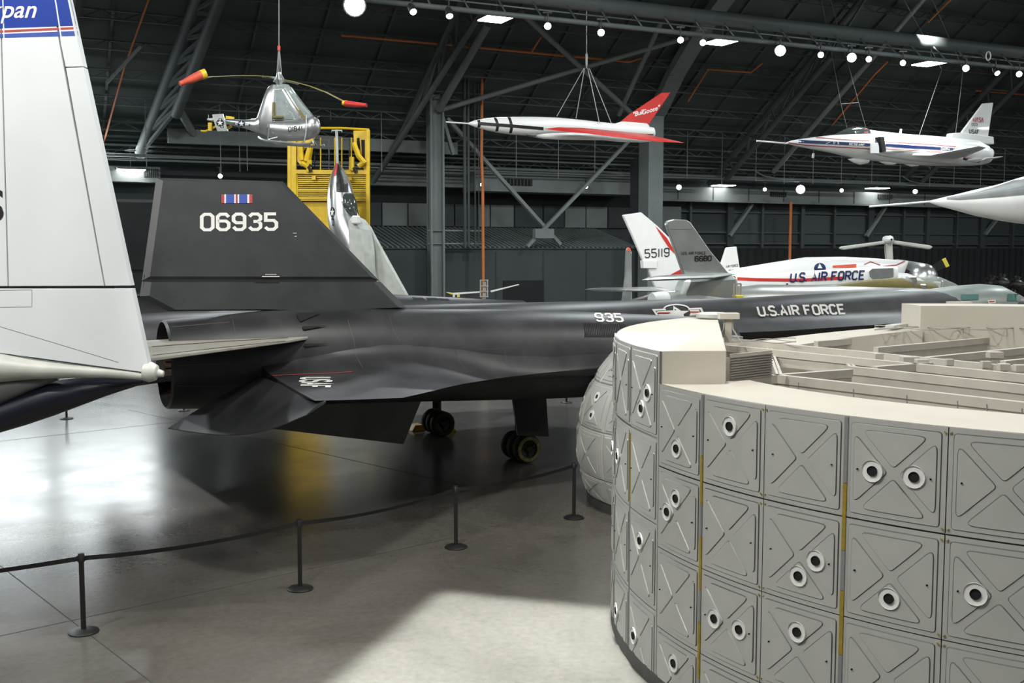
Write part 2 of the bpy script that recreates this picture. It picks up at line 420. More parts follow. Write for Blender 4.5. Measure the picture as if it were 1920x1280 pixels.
# main roof trusses: tubular chords with lacing, laid out where they show
def truss(pa, pb, qa, qb, offa=1.3, offb=2.6, r=.3, name='truss', m='roof_steel', lace=7):
    a0, a1 = on_roof(*pa, offa), on_roof(*pb, offa); b0, b1 = on_roof(*qa, offb), on_roof(*qb, offb)
    mb = MB(); mb.tube([a0, a1], r, 10); mb.tube([b0, b1], r*.9, 10)
    for k in range(lace):
        p = a0.lerp(a1, k/lace); q = b0.lerp(b1, (k + .5)/lace); p2 = a0.lerp(a1, (k + 1)/lace)
        mb.bar(p, q, r*.55); mb.bar(q, p2, r*.55)
    mb.build(name, m, ceiling, smooth=True)
truss((262, 290), (382, -30), (330, 215), (424, -30), r=.33)
truss((765, 225), (875, -20), (700, 340), (905, 20), r=.2)
truss((1330, 345), (1640, -30), (1363, 335), (1560, 105), r=.22)
truss((1700, 330), (1990, 20), (1730, 340), (2010, 60), r=.22)
truss((60, 320), (120, -30), (90, 320), (150, -30), r=.25)
def brace(pa, pb, r, off=1.6, m='steel_grey', name='brace'):
    MB().tube([on_roof(*pa, off), on_roof(*pb, off)], r, 10).build(name, m, ceiling, smooth=True)
for pa, pb, r in (((823, 205), (915, 45), .24), ((1450, 322), (1747, -20), .19), ((830, 205), (1090, 128), .15), ((1090, 128), (1290, 70), .15),
                  ((975, 22), (1088, 125), .17), ((1088, 125), (1190, 218), .17), ((200, 155), (265, 85), .10), ((330, 195), (362, 250), .22), ((1160, 215), (1240, 40), .16)):
    brace(pa, pb, r)
# long horizontal tubes
def wtube(al0, al1, b, h, r, m='roof_steel', name='beam', parent=ceiling):
    return MB().tube([W(al0, b, h), W(al1, b, h)], r, 12).build(name, m, parent, smooth=True)
wtube(-36, 60, .9, 14.4 - .9*.0, .42)
# long box truss over the floor (two chords with hangers)
GB = 30
wtube(-40, 34, GB, 14.55, .30); wtube(-40, 34, GB + 1.0, 13.55, .10, 'roof_steel')
mb = MB()
for k in range(46):
    a = -36 + 1.5*k; mb.bar(W(a, GB, 14.5), W(a, GB + 1, 13.55), .045)
mb.bar(W(-40, GB + .4, 14.0), W(34, GB + .4, 14.0), .05)
mb.build('hanger_frame', 'pipe_dark', ceiling)
wide = [on_roof(1216, 245, 1.0), on_roof(1268, 135, 1.0), on_roof(1322, 45, 1.0), on_roof(1400, -60, 1.0)]
mb = MB()
for a, b in zip(wide, wide[1:]): mb.bar(a, b, 1.15, .5, RN)
mb.build('beam', 'steel_grey', ceiling)
# thin hanger rods from the roof
mb_rods = [(275, 20, 312), (415, 55, 345), (450, 65, 322), (464, 190, 320), (620, 50, 225), (716, 60, 322), (813, 95, 320), (968, 120, 332), (1047, 130, 335), (1115, 250, 335), (1203, 85, 335), (1288, 160, 335), (1353, 140, 345),
           (1417, 170, 340), (1470, 150, 345), (1524, 255, 345), (1577, 170, 345), (1634, 160, 345), (1687, 150, 345), (1743, 160, 350), (1788, 255, 350), (1838, 190, 350), (1882, 190, 345), (1891, 0, 97)]
for x, ya, yb in mb_rods:
    p = on_wall(x, yb, 4.2); q = V((p.x, p.y, on_wall(x, ya, 4.2).z))
    MB().tube([p, q], .022, 5).build('hanger_rod', 'steel_cable', ceiling)
# orange sprinkler pipes
def opipe(pts, r=.05, off=1.1):
    MB().tube([on_roof(*p, off) for p in pts], r, 8).build('sprinkler_pipe', 'orange_pipe', ceiling, smooth=True)
opipe([(640, 66), (820, 82), (905, 90), (1180, 116), (1215, 105), (1235, 55)], .07)
opipe([(195, 265), (232, 130), (282, -10)], .05); opipe([(1290, 190), (1328, 130), (1408, 136), (1430, 118)], .06)
opipe([(1560, 235), (1640, 140), (1665, 115)], .06); opipe([(995, 100), (1015, 68)], .06); opipe([(1740, 42), (1790, -8)], .06); opipe([(1830, 170), (1930, 178)], .06)
riser = MB(); riser.tube([on_wall(904, 94, 7), on_wall(903, 300, 7), on_wall(905, 345, 7), on_wall(906, 500, 7), V((on_wall(906, 500, 7).x, on_wall(906, 500, 7).y, 0))], .10, 10)
tag(riser.build('fire_riser_pipe', 'orange_pipe', smooth=True), 'tall orange riser pipe standing clear behind the nose of the red and white missile', 'pipe')
riser = MB(); a = on_wall(1483, 378, 3); riser.tube([a, V((a.x, a.y, 0))], .11, 10)
tag(riser.build('fire_riser_pipe', 'orange_pipe', smooth=True), 'short orange riser pipe under the ledge, behind the white research jet', 'pipe')

# far wall: columns, annex, ducts, pipes
AX = (UA, UN, V((0, 0, 1)))
def wbox(name, m, a0, a1, b0, b1, h0, h1, parent=None, **k):
    mb = MB(); mb.box(W((a0 + a1)/2, (b0 + b1)/2, (h0 + h1)/2), a1 - a0, b1 - b0, h1 - h0, AX); return mb.build(name, m, parent or wall_far, **k)
def al(px, py, b=0): return (on_wall(px, py, b) - W0).dot(UA)
A = lambda px, b=0: al(px, 400, b)
# annex: low block with corrugated lean-to roof
annex = MB(); a0, a1 = -34, A(1196, 6)
annex.box(W((a0 + a1)/2, 3, 2.45), a1 - a0, 6, 4.9, AX)
annex = struct('wall_annex', annex, 'wall_dark')
mb = MB(); mb.prism([W(a0, 6.1, 4.95), W(a1, 6.1, 4.95), W(a1, 0, 6.35), W(a0, 0, 6.35)], (0, 0, .08)); sh = mb.build('annex_roof', 'wall_dark', annex)
mb = MB()
k = a0
while k < a1:
    mb.bar(W(k, 6.1, 5.02), W(k, 0, 6.42), .11, .07); k += .34
mb.build('corrugation', 'steel_grey', sh, kind='stuff')
for x in (1019, 930, 1100):
    mb = MB(); mb.box(W(A(x, 6.02), 6.02, 2.4), .04, .03, 4.7, AX); mb.build('seam', 'seam', annex)
wbox('access_door', 'wall_black', A(944, 6.05), A(1020, 6.05), 6, 6.06, 0, 2.9, annex)
# panel band over the annex
x = 664
edges = [660, 714, 763, 808, 850, 893, 917, 962, 1016, 1056, 1096, 1137, 1180]
for i, (e0, e1) in enumerate(zip(edges, edges[1:])):
    wbox('wall_panel', 'wall_panel' if i % 4 not in (0, 3) else 'wall_dark', A(e0) + .05, A(e1) - .05, .0, .22, 6.45, 7.95)
wbox('wall_panel', 'wall_black', A(640), A(1185), 0, .1, 7.95, 8.75)
wbox('wall_panel', 'wall_panel', A(1230), A(1273), 0, .3, 6.0, 8.1)
# ducts
wbox('duct', 'duct', A(885, 2), A(1180, 2), .3, 2.6, 8.75, 10.0); wbox('duct', 'wall_panel', A(640, 1), A(880, 1), .3, 1.6, 9.0, 10.0)
wbox('duct', 'duct', A(180, 1), A(300, 1), .3, 1.6, 8.8, 9.7)
for x0, x1, b, h0, h1 in ((946, 998, 2.62, 9.15, 9.6), (1445, 1474, 1.2, 9.0, 9.35), (1646, 1672, 1.2, 9.05, 9.4), (272, 300, 1.62, 9.1, 9.6)):
    g = wbox('vent', 'wall_black', A(x0, b), A(x1, b), b - .1, b + .02, h0, h1)
    n = 8
    for k in range(n):
        aa = A(x0, b) + (A(x1, b) - A(x0, b))*(k + .5)/n; mb = MB(); mb.box(W(aa, b + .03, (h0 + h1)/2), .06, .05, h1 - h0, AX); mb.build('slat', 'pipe_dark', g)
wbox('ledge', 'duct', A(1228, 1), A(1960, 1), -.3, 1.1, 8.55, 9.55)
for x in range(1270, 1900, 66):
    wbox('seam', 'pipe_dark', A(x, 1.1), A(x, 1.1) + .08, 1.05, 1.14, 8.55, 9.55)
wbox('ledge_edge', 'steel_grey', A(1228, 1), A(1960, 1), 1.0, 1.25, 8.45, 8.6)
# light crane beam
wbox('crane_beam', 'steel_grey', al(315, 270, 4), al(640, 270, 4), 3.8, 4.2, 10.9, 11.7); wbox('crane_beam', 'steel_grey', al(640, 270, 4), al(856, 280, 4), 3.8, 4.2, 10.9, 11.65)
# columns
def column(name, x0, x1, b, h1, m, label):
    a_, b_ = A(x0, b), A(x1, b); mb = MB(); c = (a_ + b_)/2; wd = b_ - a_
    mb.box(W(c, b, h1/2), wd, .3, h1, AX)
    if name == 'steel_column':
        mb = MB(); mb.box(W(a_ + .06, b, h1/2), .12, .7, h1, AX); mb.box(W(b_ - .06, b, h1/2), .12, .7, h1, AX); mb.box(W(c, b, h1/2), wd, .1, h1, AX)
    return mb.build(name, m, wall_far)
wbox('column', 'steel_grey', A(1203, 7), A(1230, 7), 6.6, 7.8, 0, 13.6); wbox('column', 'wall_dark', A(1181, 5), A(1203, 5), 5, 6, 0, 11)  # second, darker box puts the column's shadowed left part into colour
column('steel_column', 804, 830, 6.5, 14.2, 'steel_grey', '')
for h in (5.2, 6.0): wbox('rail', 'steel_grey', A(806, 7), A(906, 7), 6.6, 6.7, h, h + .08)
mb = MB(); mb.bar(on_wall(1050, 458, 6.4), on_wall(838, 222, 6.4), .32, .2); mb.build('brace', 'steel_grey', wall_far)
mb = MB(); mb.bar(on_wall(988, 462, 6.6), on_wall(1178, 265, 6.6), .26, .2); mb.build('brace', 'steel_grey', wall_far)
mb = MB(); mb.bar(on_wall(828, 215, 6.4), on_wall(850, 290, 6.4), .25, .2); mb.build('brace', 'steel_grey', wall_far)
wbox('gusset', 'steel_grey', A(1000, 6.6), A(1035, 6.6), 6.5, 6.9, 5.6, 6.2)
# vertical pipes
for x, r in ((872, .10), (879, .08), (891, .04), (898, .03)):
    p = on_wall(x, 463, 7); MB().tube([p, V((p.x, p.y, on_wall(x, 120, 7).z))], r, 8).build('pipe', 'pipe_dark', wall_far)
# bundles of horizontal pipes under the eave
for k, (h, b, r) in enumerate(((11.35, 2, .07), (11.1, 2.1, .06), (10.85, 2.2, .07), (10.55, 2.3, .05), (10.2, 3.0, .10), (9.98, 3.1, .05))):
    MB().tube([W(-36, b, h), W(60, b, h)], r, 8).build('pipe', 'steel_grey' if k % 2 == 0 else 'pipe_dark', wall_far)
track = MB(); track.tube([W(-34, 3.6, 9.9), W(60, 3.6, 10.1)], .06, 8)
tr = track.build('lighting_track', 'steel_grey', wall_far)
for px_, py_ in ((1447, 330), (1720, 340), (1150, 322)):
    p = on_wall(px_, py_, 3.4); MB().tube([p - UA*1.6 + V((0, 0, .35)), p - UA*.8, p + UA*.8 - V((0, 0, .2)), p + UA*2.2 - V((0, 0, .2))], .05, 6).build('pipe', 'steel_grey', wall_far)
# right-hand wall bay: studs, girts, braces, dark drape below
for h in (6.15, 7.7, 5.3): wbox('girt', 'pipe_dark', A(1232), A(1990), 0, .25, h, h + .13)
for x, wd in ((1365, .6), (1290, .2), (1425, .2), (1500, .35), (1560, .2), (1628, .6), (1690, .2), (1735, .35), (1790, .2), (1838, .6), (1895, .25)):
    wbox('stud', 'pipe_dark' if wd < .5 else 'wall_dark', A(x) - wd/2, A(x) + wd/2, 0, .4, 0, 8.5)
for pa, pb in (((1368, 442), (1410, 382)), ((1624, 443), (1660, 388)), ((1846, 440), (1885, 390))):
    mb = MB(); mb.bar(on_wall(*pa, .5), on_wall(*pb, .5), .35, .2); mb.build('brace', 'steel_grey', wall_far)
for i, (e0, e1) in enumerate(((1372, 1424), (1428, 1495), (1506, 1556), (1563, 1622), (1636, 1688), (1693, 1731), (1740, 1786), (1794, 1834))):
    wbox('wall_panel', 'wall_dark' if i % 3 == 1 else 'mid_wall', A(e0), A(e1), 0, .1, 5.4, 7.65) if False else wbox('wall_panel', 'wall_dark' if i % 3 == 1 else 'pipe_dark', A(e0), A(e1), 0, .1, 5.4, 7.65)
drape = MB(); a0, a1 = A(1232, .8), A(2050, .8); n = 220; top = []; bot = []
for k in range(n + 1):
    a = a0 + (a1 - a0)*k/n; b = .8 + .07*math.sin(k*1.9); top.append(W(a, b, 5.0)); bot.append(W(a, b, 0))
drape.loft([top, bot], closed=False, cap=False); tag(drape.build('black_drape', 'wall_black', smooth=True), 'long black pleated drape along the foot of the far wall', 'curtain')

# ================================================================== LAMPS
def bay_light(px, py, b, w_, d_, label, group):
    p = on_wall(px, py, b); t = thing('ceiling_light', p, label, 'lamp', group)
    mb = MB(); mb.box(p + V((0, 0, .06)), w_, d_, .08, AX); mb.build('housing', 'lamp_case', t, bevel=.01)
    mb = MB(); mb.box(p, w_*.94, d_*.94, .05, AX); mb.build('diffuser', 'lamp_glow', t)
    mb = MB(); mb.tube([p + V((0, 0, .1)), p + V((0, 0, 1.4))], .02, 5); mb.build('hanger', 'steel_cable', t)
for px, py, lb in ((932, 34, 'flat square ceiling light above the nose of the red and white missile'),
                   (1355, 78, 'flat square ceiling light beside the wide sloping roof beam'), (1745, 119, 'flat square ceiling light above the tail of the white research jet')):
    bay_light(px, py, 20, 1.35, 1.9, lb, 'square lights under the roof')
for px, py, lb in ((245, 319, 'low wall-side light between the white tail fin and the black tail fin'), (1355, 348, 'low wall-side light left of the research jet probe, over the ledge'),
                   (1645, 353, 'low wall-side light over the ledge under the research jet wing')):
    bay_light(px, py, 1.7, 1.6, 1.3, lb, 'lights along the far wall')
def spot(px, py, rp, b, label, group, down=0.0, yaw=0):
    p = on_wall(px, py, b); z = (p - CAM).length; r = rp*z/F*.75
    d = (CAM + V((yaw, 0, 0)) - p).normalized(); d = (d + V((0, 0, -down))).normalized()
    t = thing('spotlight', p, label, 'lamp', group)
    R0 = max(.12, r)
    mb = MB(); mb.lathe(p, -d, [(-.02, R0*1.12), (.02, R0*1.15), (.28, R0*1.05), (.42, R0*.6), (.45, .01)], 16); mb.build('housing', 'lamp_case', t, smooth=True)
    mb = MB(); mb.lathe(p, d, [(0.0, R0 if r < R0 else r), (.03, (R0 if r < R0 else r)*.9), (.05, .01)], 16); mb.build('lens', 'lamp_glow_cool', t, smooth=True)
    mb = MB(); q = p - d*.2; mb.tube([q, q + V((0, 0, .55))], .03, 6); mb.bar(q + V((-.16, 0, .5)), q + V((.16, 0, .5)), .06); mb.build('yoke', 'lamp_case', t)
GR = 'spotlights on the long truss'
for px, py, rp, lb in ((665, 10, 24, 'largest brightest spotlight, above and right of the silver helicopter'), (1027, 49, 8, 'round spotlight just right of the leftmost square ceiling light'),
    (1127, 61, 8, 'round spotlight above the crossing of the roof braces'), (1276, 75, 6, 'round spotlight above the tip of the red tail fin'),
    (1318, 80, 5, 'small spotlight touching the left end of a square ceiling light'), (1463, 95, 12, 'large bright spotlight between the red tail fin and the research jet nose'),
    (1539, 103, 6, 'spotlight above the research jet nose, left of a brighter one'), (1597, 108, 10, 'bright spotlight above the research jet cockpit'),
    (1629, 111, 6, 'spotlight just right of the bright one over the research jet cockpit'), (1693, 118, 5, 'small spotlight left of the square ceiling light over the research jet tail'),
    (1811, 128, 7, 'spotlight right of the square ceiling light over the research jet tail'), (1911, 139, 6, 'rightmost spotlight, at the end of the truss')):
    spot(px, py, rp, GB + 1.4, lb, GR)
spot(775, 22, 4, GB + 1.4, 'black spotlight turned aside, right of the largest bright one', GR, .8, 20); spot(843, 30, 4, GB + 1.4, 'black spotlight turned down beside the leftmost square ceiling light', GR, 1.2, 10)
spot(1870, 137, 4, GB + 1.4, 'small spotlight turned down under the coiled white cable', GR, .8, 30)
GR = 'spotlights on the wall track'
for px, py, rp, lb in ((413, 330, 5, 'spotlight just above the top edge of the black tail fin'), (904, 346, 3, 'small spotlight hanging in front of the orange riser pipe'),
    (1098, 349, 6, 'spotlight in front of the right arm of the wall cross brace'), (1273, 351, 6, 'spotlight on the ledge right of the grey column'),
    (1434, 355, 4, 'small spotlight over the ledge, left of the brightest one there'), (1501, 355, 10, 'brightest spotlight on the wall track, below the research jet nose'),
    (1578, 357, 4, 'small spotlight over the ledge, right of the brightest one there'), (1716, 359, 5, 'spotlight below the research jet tail, left of the big white nose')):
    spot(px, py, rp, 3.6, lb, GR)
# junction items on the truss
coil = MB(); c0 = on_wall(1853, 105, GB + 1); coil.tube([c0 + V((math.cos(t)*.11, 0, math.sin(t)*.2)) for t in [2*math.pi*k/16 for k in range(16)]], .03, 6, closed=True)
tag(coil.build('coiled_cable', 'white_paint'), 'small coiled white cable hanging on the truss', 'cable')

# ================================================================== BLACK TWIN-FINNED JET
NZ = at_y(320, 682, 18.0); NZ0 = V((NZ.x, NZ.y, 0)); YA = R(28)
YD = V((math.cos(YA), math.sin(YA), 0)); YQ = V((math.sin(YA), -math.cos(YA), 0))
def Y(a, p, h): return NZ0 + YD*a + YQ*p + V((0, 0, h))
def ypix(px, py, p=0, cant=0, h0=3.8):
    """sight line on the upright (or canted) plane p: -> (a, p, h)"""
    n = (YQ + V((0, 0, math.tan(R(cant))))).normalized(); o = Y(0, p, h0); r = ray(px, py)
    X = CAM + r*((o - CAM).dot(n)/r.dot(n)); v = X - NZ0
    return v.dot(YD), v.dot(YQ), X.z
jet = thing('black_jet', Y(6, -4.6, 0), 'huge matt black twin-finned jet with white numbers, standing behind the rope barrier', 'airplane')
def circ(a, p, hc, r, n=40, rh=None):
    rh = rh or r
    return [Y(a, p + math.cos(2*math.pi*k/n)*r, hc + math.sin(2*math.pi*k/n)*rh) for k in range(n)]
NS = [(-.08, 2.885, .755), (.3, 2.885, .78), (.73, 2.89, .805), (1.2, 2.895, .83), (1.66, 2.90, .855), (3.04, 2.885, .87), (4.7, 2.82, .88), (7, 2.73, .90), (8.8, 2.65, .87), (10.7, 2.57, .82), (11.8, 2.55, .78)]
def nacelle(pc, near):
    mb = MB(); rings = [circ(a, pc, h, r, 48) for a, h, r in NS]; mb.loft(rings, cap=False)
    # rim rolls in, then the ejector throat
    ins = [(-.12, 2.885, .72), (.0, 2.885, .70)]
    mb.loft([circ(a, pc, h, r, 48) for a, h, r in [NS[0]] + ins], cap=False)
    nc = mb.build('engine_nacelle', 'black_skin', jet, smooth=True)
    MB().loft([circ(a, pc, 2.885, r, 48) for a, r in ((-.0, .70), (.5, .66), (1.1, .55), (1.6, .5), (1.6, .02))], cap=False).build('exhaust_liner', 'nozzle_metal', nc, smooth=True)
    mb = MB()
    for k in range(36):
        t = 2*math.pi*k/36; u = V((0, 0, 0)) + YQ*math.cos(t) + V((0, 0, math.sin(t)))
        mb.bar(Y(.02, pc, 2.885) + u*.69, Y(.62, pc, 2.885) + u*.635, .028, .05, u)
    mb.build('exhaust_flap', 'nozzle_metal', nc, kind='stuff')
    # inlet lip and spike
    MB().loft([circ(a, pc, h, r, 32) for a, h, r in ((11.2, 2.55, .5), (11.6, 2.54, .48), (12.6, 2.5, .25), (13.6, 2.46, .01))], cap=True).build('inlet_spike', 'black_skin', nc, smooth=True)
    return nc
nac1 = nacelle(0, True); nac2 = nacelle(-9.2, False)
# outer wings, blended into the nacelle side
EDGE = [(1.35, 3.7, 2.63), (2.0, 3.7, 2.605), (2.72, 3.7, 2.585), (3.1, 3.36, 2.57), (3.5, 3.0, 2.555), (4.0, 2.52, 2.535), (4.5, 2.06, 2.51), (5.0, 1.65, 2.48), (5.5, 1.30, 2.46), (6.0, 1.11, 2.46), (6.6, 1.02, 2.475), (7.3, .99, 2.49), (8.5, .96, 2.50), (10, .90, 2.48), (11.5, .84, 2.48)]
def nac_at(a):
    for (a0, h0, r0), (a1, h1, r1) in zip(NS, NS[1:]):
        if a0 <= a <= a1:
            t = (a - a0)/(a1 - a0); return h0 + (h1 - h0)*t, r0 + (r1 - r0)*t
    return NS[-1][1], NS[-1][2]
def outer_wing(pc, sgn):
    rings = []
    for a, pe, he in EDGE:
        hc, r = nac_at(a); wgt = min(1, max(0, (pe - .95)/1.6)); f = R(-4 + 26*min(1, max(0, a - 1.35)/2.6) + 2*wgt)
        p0 = V((math.cos(f)*r*.995, hc + math.sin(f)*r*.995)); p2 = V((pe, he)); p1 = V((r*(1.03 + .05*wgt), he + .11))
        top = [p0*(1 - t)**2 + p1*2*t*(1 - t) + p2*t*t for t in [k/10 for k in range(11)]]
        th_ = .10 if pe > 1.3 else .03
        q2 = V((r*.9, hc - .42*r)); q1 = V((r*1.05, he - .16)); bot = [p2*(1 - t)**2 + q1*2*t*(1 - t) + q2*t*t for t in [k/6 for k in range(1, 7)]]
        pts = [V((.3, hc + .1))] + top + bot
        rings.append([Y(a, pc + sgn*p.x, p.y) for p in pts])
    return MB().loft(rings).build('outer_wing', 'black_skin', jet, smooth=True)
ow1 = outer_wing(0, 1); ow2 = outer_wing(-9.2, -1)
def elevon(pc, sgn):
    """drooped outer elevon: hinge edge to a rounded trailing edge"""
    hinge = [(1.28, .88, 2.70), (1.33, 1.7, 2.685), (1.38, 2.4, 2.67), (1.44, 3.1, 2.655), (1.50, 3.75, 2.62)]
    te = [ypix(x, y, p) for (x, y), p in (((315, 802), .88), ((375, 811), 1.75), ((432, 815), 2.55), ((500, 806), 3.3), ((575, 777), 3.72))]
    def smooth_(P_, m=4):
        out = []; n = len(P_)
        for i in range(n - 1):
            p0, p1, p2, p3 = (V(P_[max(i - 1, 0)]), V(P_[i]), V(P_[i + 1]), V(P_[min(i + 2, n - 1)]))
            for k in range(m):
                t = k/m; out.append(tuple((p1*2 + (p2 - p0)*t + (p0*2 - p1*5 + p2*4 - p3)*t*t + (p1*3 - p0 - p2*3 + p3)*t**3)*.5))
        return out + [tuple(P_[-1])]
    hinge = smooth_(hinge); te = smooth_(te)
    top = []; lo = []
    for (a, p, h), (a2, p2, h2) in zip(hinge, te):
        A_, B_ = Y(a, pc + sgn*p, h), Y(a2, pc + sgn*p2, h2)
        top.append([A_.lerp(B_, k/8) + V((0, 0, .03*math.sin(math.pi*k/8))) for k in range(9)]); lo.append([A_.lerp(B_, k/8) - V((0, 0, .14*(1 - k/8)*min(1, (3.85 - p)/1.2) + .012)) for k in range(9)])
    mb = MB(); mb.loft([t + l[::-1] for t, l in zip(top, lo)])
    return mb.build('elevon', 'black_skin', jet, smooth=True)
elevon(0, 1); elevon(-9.2, -1)
# inner wing between nacelles and fuselage
for pa, pb in ((-.3, -4.2), (-8.9, -5.0)):
    mb = MB(); rings = []
    for k in range(9):
        t = k/8; p = pa + (pb - pa)*t; a1 = 11.0 + 3.4*t; a0 = 1.0 - .2*t; th = .16
        prof = [(a0, 2.72), (a0 + 1.5, 2.84), ((a0 + a1)/2, 2.98), (a1 - 2, 2.84), (a1, 2.62), (a1 - 2, 2.46), ((a0 + a1)/2, 2.36), (a0 + 1.5, 2.52)]
        rings.append([Y(a, p, h) for a, h in prof])
    mb.loft(rings); mb.build('inner_wing', 'black_skin', jet, smooth=True)
    elev = MB(); elev.prism([Y(1.0, pa, 2.7), Y(.9, pb, 2.7), Y(-.9, pb, 2.55), Y(-.6, pa, 2.55)], (0, 0, .1)); elev.build('elevon', 'black_skin', jet)
# fuselage with chines
FS = [(-4.6, 3.02, .06, .06, .06), (-3.2, 2.98, .30, .30, .30), (-1.5, 2.9, .52, .50, .52), (1, 2.82, .70, .66, .70), (5, 2.74, .80, .74, .95), (10, 2.70, .82, .78, 1.0), (13.5, 2.68, .82, .80, 1.5), (16.3, 2.68, .82, .80, 1.6),
      (20.4, 2.74, .84, .80, 1.6), (23.3, 2.78, .82, .78, 1.55), (25, 2.78, .80, .76, 1.5), (27, 2.70, .72, .72, 1.4), (29, 2.60, .58, .60, 1.2), (31.5, 2.50, .35, .38, .8), (34, 2.42, .04, .04, .06)]
rings = []
for a, hc, rv, rw, ch in FS:
    rg = []
    for k in range(40):
        t = 2*math.pi*k/40; x = math.cos(t)*rw; z = math.sin(t)*rv
        e = max(0, 1 - abs(math.sin(t))/.38)**1.6
        x += math.copysign((ch - rw)*e, x) if ch > rw else 0
        rg.append(Y(a, -4.6 + x, hc + z))
    rings.append(rg)
fus = MB().loft(rings).build('fuselage', 'black_skin', jet, smooth=True)
# cockpit canopies
cn = MB(); rr = []
for a, h, wd in ((20.3, 3.50, .12), (21.4, 3.56, .30), (22.6, 3.61, .42), (23.8, 3.62, .42), (24.8, 3.70, .50), (26.0, 3.74, .50), (26.9, 3.68, .44), (27.9, 3.36, .30), (28.4, 3.16, .10)):
    rr.append([Y(a, -4.6 + math.cos(math.pi*k/12)*wd*1.5, h - .75 + math.sin(math.pi*k/12)*.75) for k in range(13)] + [Y(a, -4.6, h - 1.0)])
canopy = cn.loft(rr).build('cockpit_canopy', 'canopy_sheen', jet, smooth=True, label='cockpit hump in painted pale sheen, with green tinted windows')
tc = bvh(canopy)
for nm, poly in (('window', strip([(1802, 557.5), (1834, 557)], 10, 4)), ('window', strip([(1888, 558), (1913, 558)], 13, 4))):
    decal(nm, poly, tc, 'teal_glass', canopy, .025)
decal('placard', [[(1851, 563), (1866, 562), (1866, 568), (1853, 569)]], tc, 'marking_white', canopy, .015); decal('placard', [[(1853, 564.5), (1864, 564), (1864, 566.5), (1854, 567)]], tc, 'marking_red', canopy, .02)
# fins (canted inward)
UPF = [ypix(x, y, 0, 12) for x, y in ((293, 333), (530, 340), (711, 526), (266, 526))]
LOF = [ypix(x, y, 0, 12) for x, y in ((266, 527.5), (713, 527.5), (763, 578), (600, 586), (500, 582), (315, 583), (262, 555))]
CORE = [ypix(x, y, 0, 12) for x, y in ((270, 515), (695, 515), (722, 545), (268, 545))]
def fin(side):
    def Q(t): a, p, h = t; return Y(a, p if side > 0 else -9.2 - p, h)
    n = (YQ*side + V((0, 0, math.tan(R(12))))).normalized()
    def blade(pts, name, thick):
        P_ = [Q(t) for t in pts]; c = sum(P_, V((0, 0, 0)))/len(P_); mb = MB(); k = len(P_)
        inner = [c + (p - c)*.93 for p in P_]
        for sg in (1, -1):
            fr = [p + n*sg*thick for p in inner]; b0 = len(mb.v); mb.v += P_ + fr
            mb.f += [(b0 + i, b0 + (i + 1) % k, b0 + k + (i + 1) % k, b0 + k + i) for i in range(k)] + [tuple(b0 + k + i for i in range(k))]
        return mb.build(name, 'fin_skin', jet)
    u_ = blade(UPF, 'rudder', .05); l_ = blade(LOF, 'tail_fin', .06); cc = MB(); cc.prism([Q(t) for t in CORE], n*.03); cc.build('hinge_gap', 'dark_hole', jet)
    return u_, l_
rud1, stub1 = fin(1); fin(-1)
# ventral fins, gear, doors
VF = [ypix(x, y, 0) for x, y in ((510, 803), (755, 832), (790, 752), (610, 745))]
for pc in (0, -9.2):
    mb = MB(); mb.prism([Y(a, pc, h) for a, _, h in VF[:2]] + [Y(VF[2][0], pc, 2.0), Y(VF[3][0] - 1.1, pc, 2.1)], YQ*.08); mb.build('ventral_fin', 'black_skin', jet)
def wheel(parent, c, r, wd, hub='tire_rim'):
    o = MB().lathe(c, YQ, [(-wd/2, r*.62), (-wd/2, r*.9), (-wd*.3, r), (wd*.3, r), (wd/2, r*.9), (wd/2, r*.62), (wd*.3, r*.58)], 28).build('wheel', 'tire', parent, smooth=True)
    MB().lathe(c, YQ, [(wd*.5, r*.88), (wd*.53, r*.78), (wd*.52, r*.64)], 28).build('whitewall', hub, o, smooth=True)
    mb = MB(); mb.lathe(c, YQ, [(wd*.3, r*.6), (wd*.2, r*.3), (wd*.48, r*.16), (wd*.5, .001)], 20)
    for k in range(3):
        t = 2*math.pi*k/3 + .5; u = YQ.cross(V((0, 0, 1))).normalized()*math.cos(t) + V((0, 0, 1))*math.sin(t)
        mb.bar(c + YQ*wd*.42 + u*r*.12, c + YQ*wd*.36 + u*r*.55, .03)
    mb.build('hub', 'engine_dark', o, smooth=True)
for pg, offs, hub in ((-2.36, (0, -.3, -.6), 'tire_rim'), (-7.03, (0, .28, .56), 'tire')):
    g = MB(); pm = pg + offs[1]; ag = 8.2 if pg > -4 else 7.95
    g.tube([Y(ag, pm, .33), Y(ag, pm, 2.4)], .09, 12); g.tube([Y(ag, pm - .42, .33), Y(ag, pm + .36, .33)], .06, 10)
    g.tube([Y(ag, pm, .9), Y(ag + .9, pm, 2.3)], .045, 8); g.bar(Y(ag - .12, pm, .7), Y(ag - .12, pm, 1.5), .06)
    go = g.build('landing_gear', 'engine_dark', jet, smooth=True)
    for o_ in offs: wheel(go, Y(ag, pg + o_, .325), .325, .22, hub)
g = MB(); g.tube([Y(7.7, -6.8, 1.5), Y(7.9, -6.75, 1.25), Y(8.25, -6.7, 1.3), Y(8.5, -6.7, 1.45), Y(8.2, -6.7, 1.5)], .025, 6); g.build('hydraulic_line', 'black_plastic', jet)
dr = [ypix(x, y, -1.5) for x, y in ((960, 745), (1023, 743), (1028, 818), (970, 816))]
MB().prism([Y(*t) for t in dr], YQ*.05).build('gear_door', 'black_skin', jet)
dr2 = [(t[0] - .4, -7.9, t[2]) for t in dr]; MB().prism([Y(*t) for t in dr2], YQ*.05).build('gear_door', 'black_skin', jet)
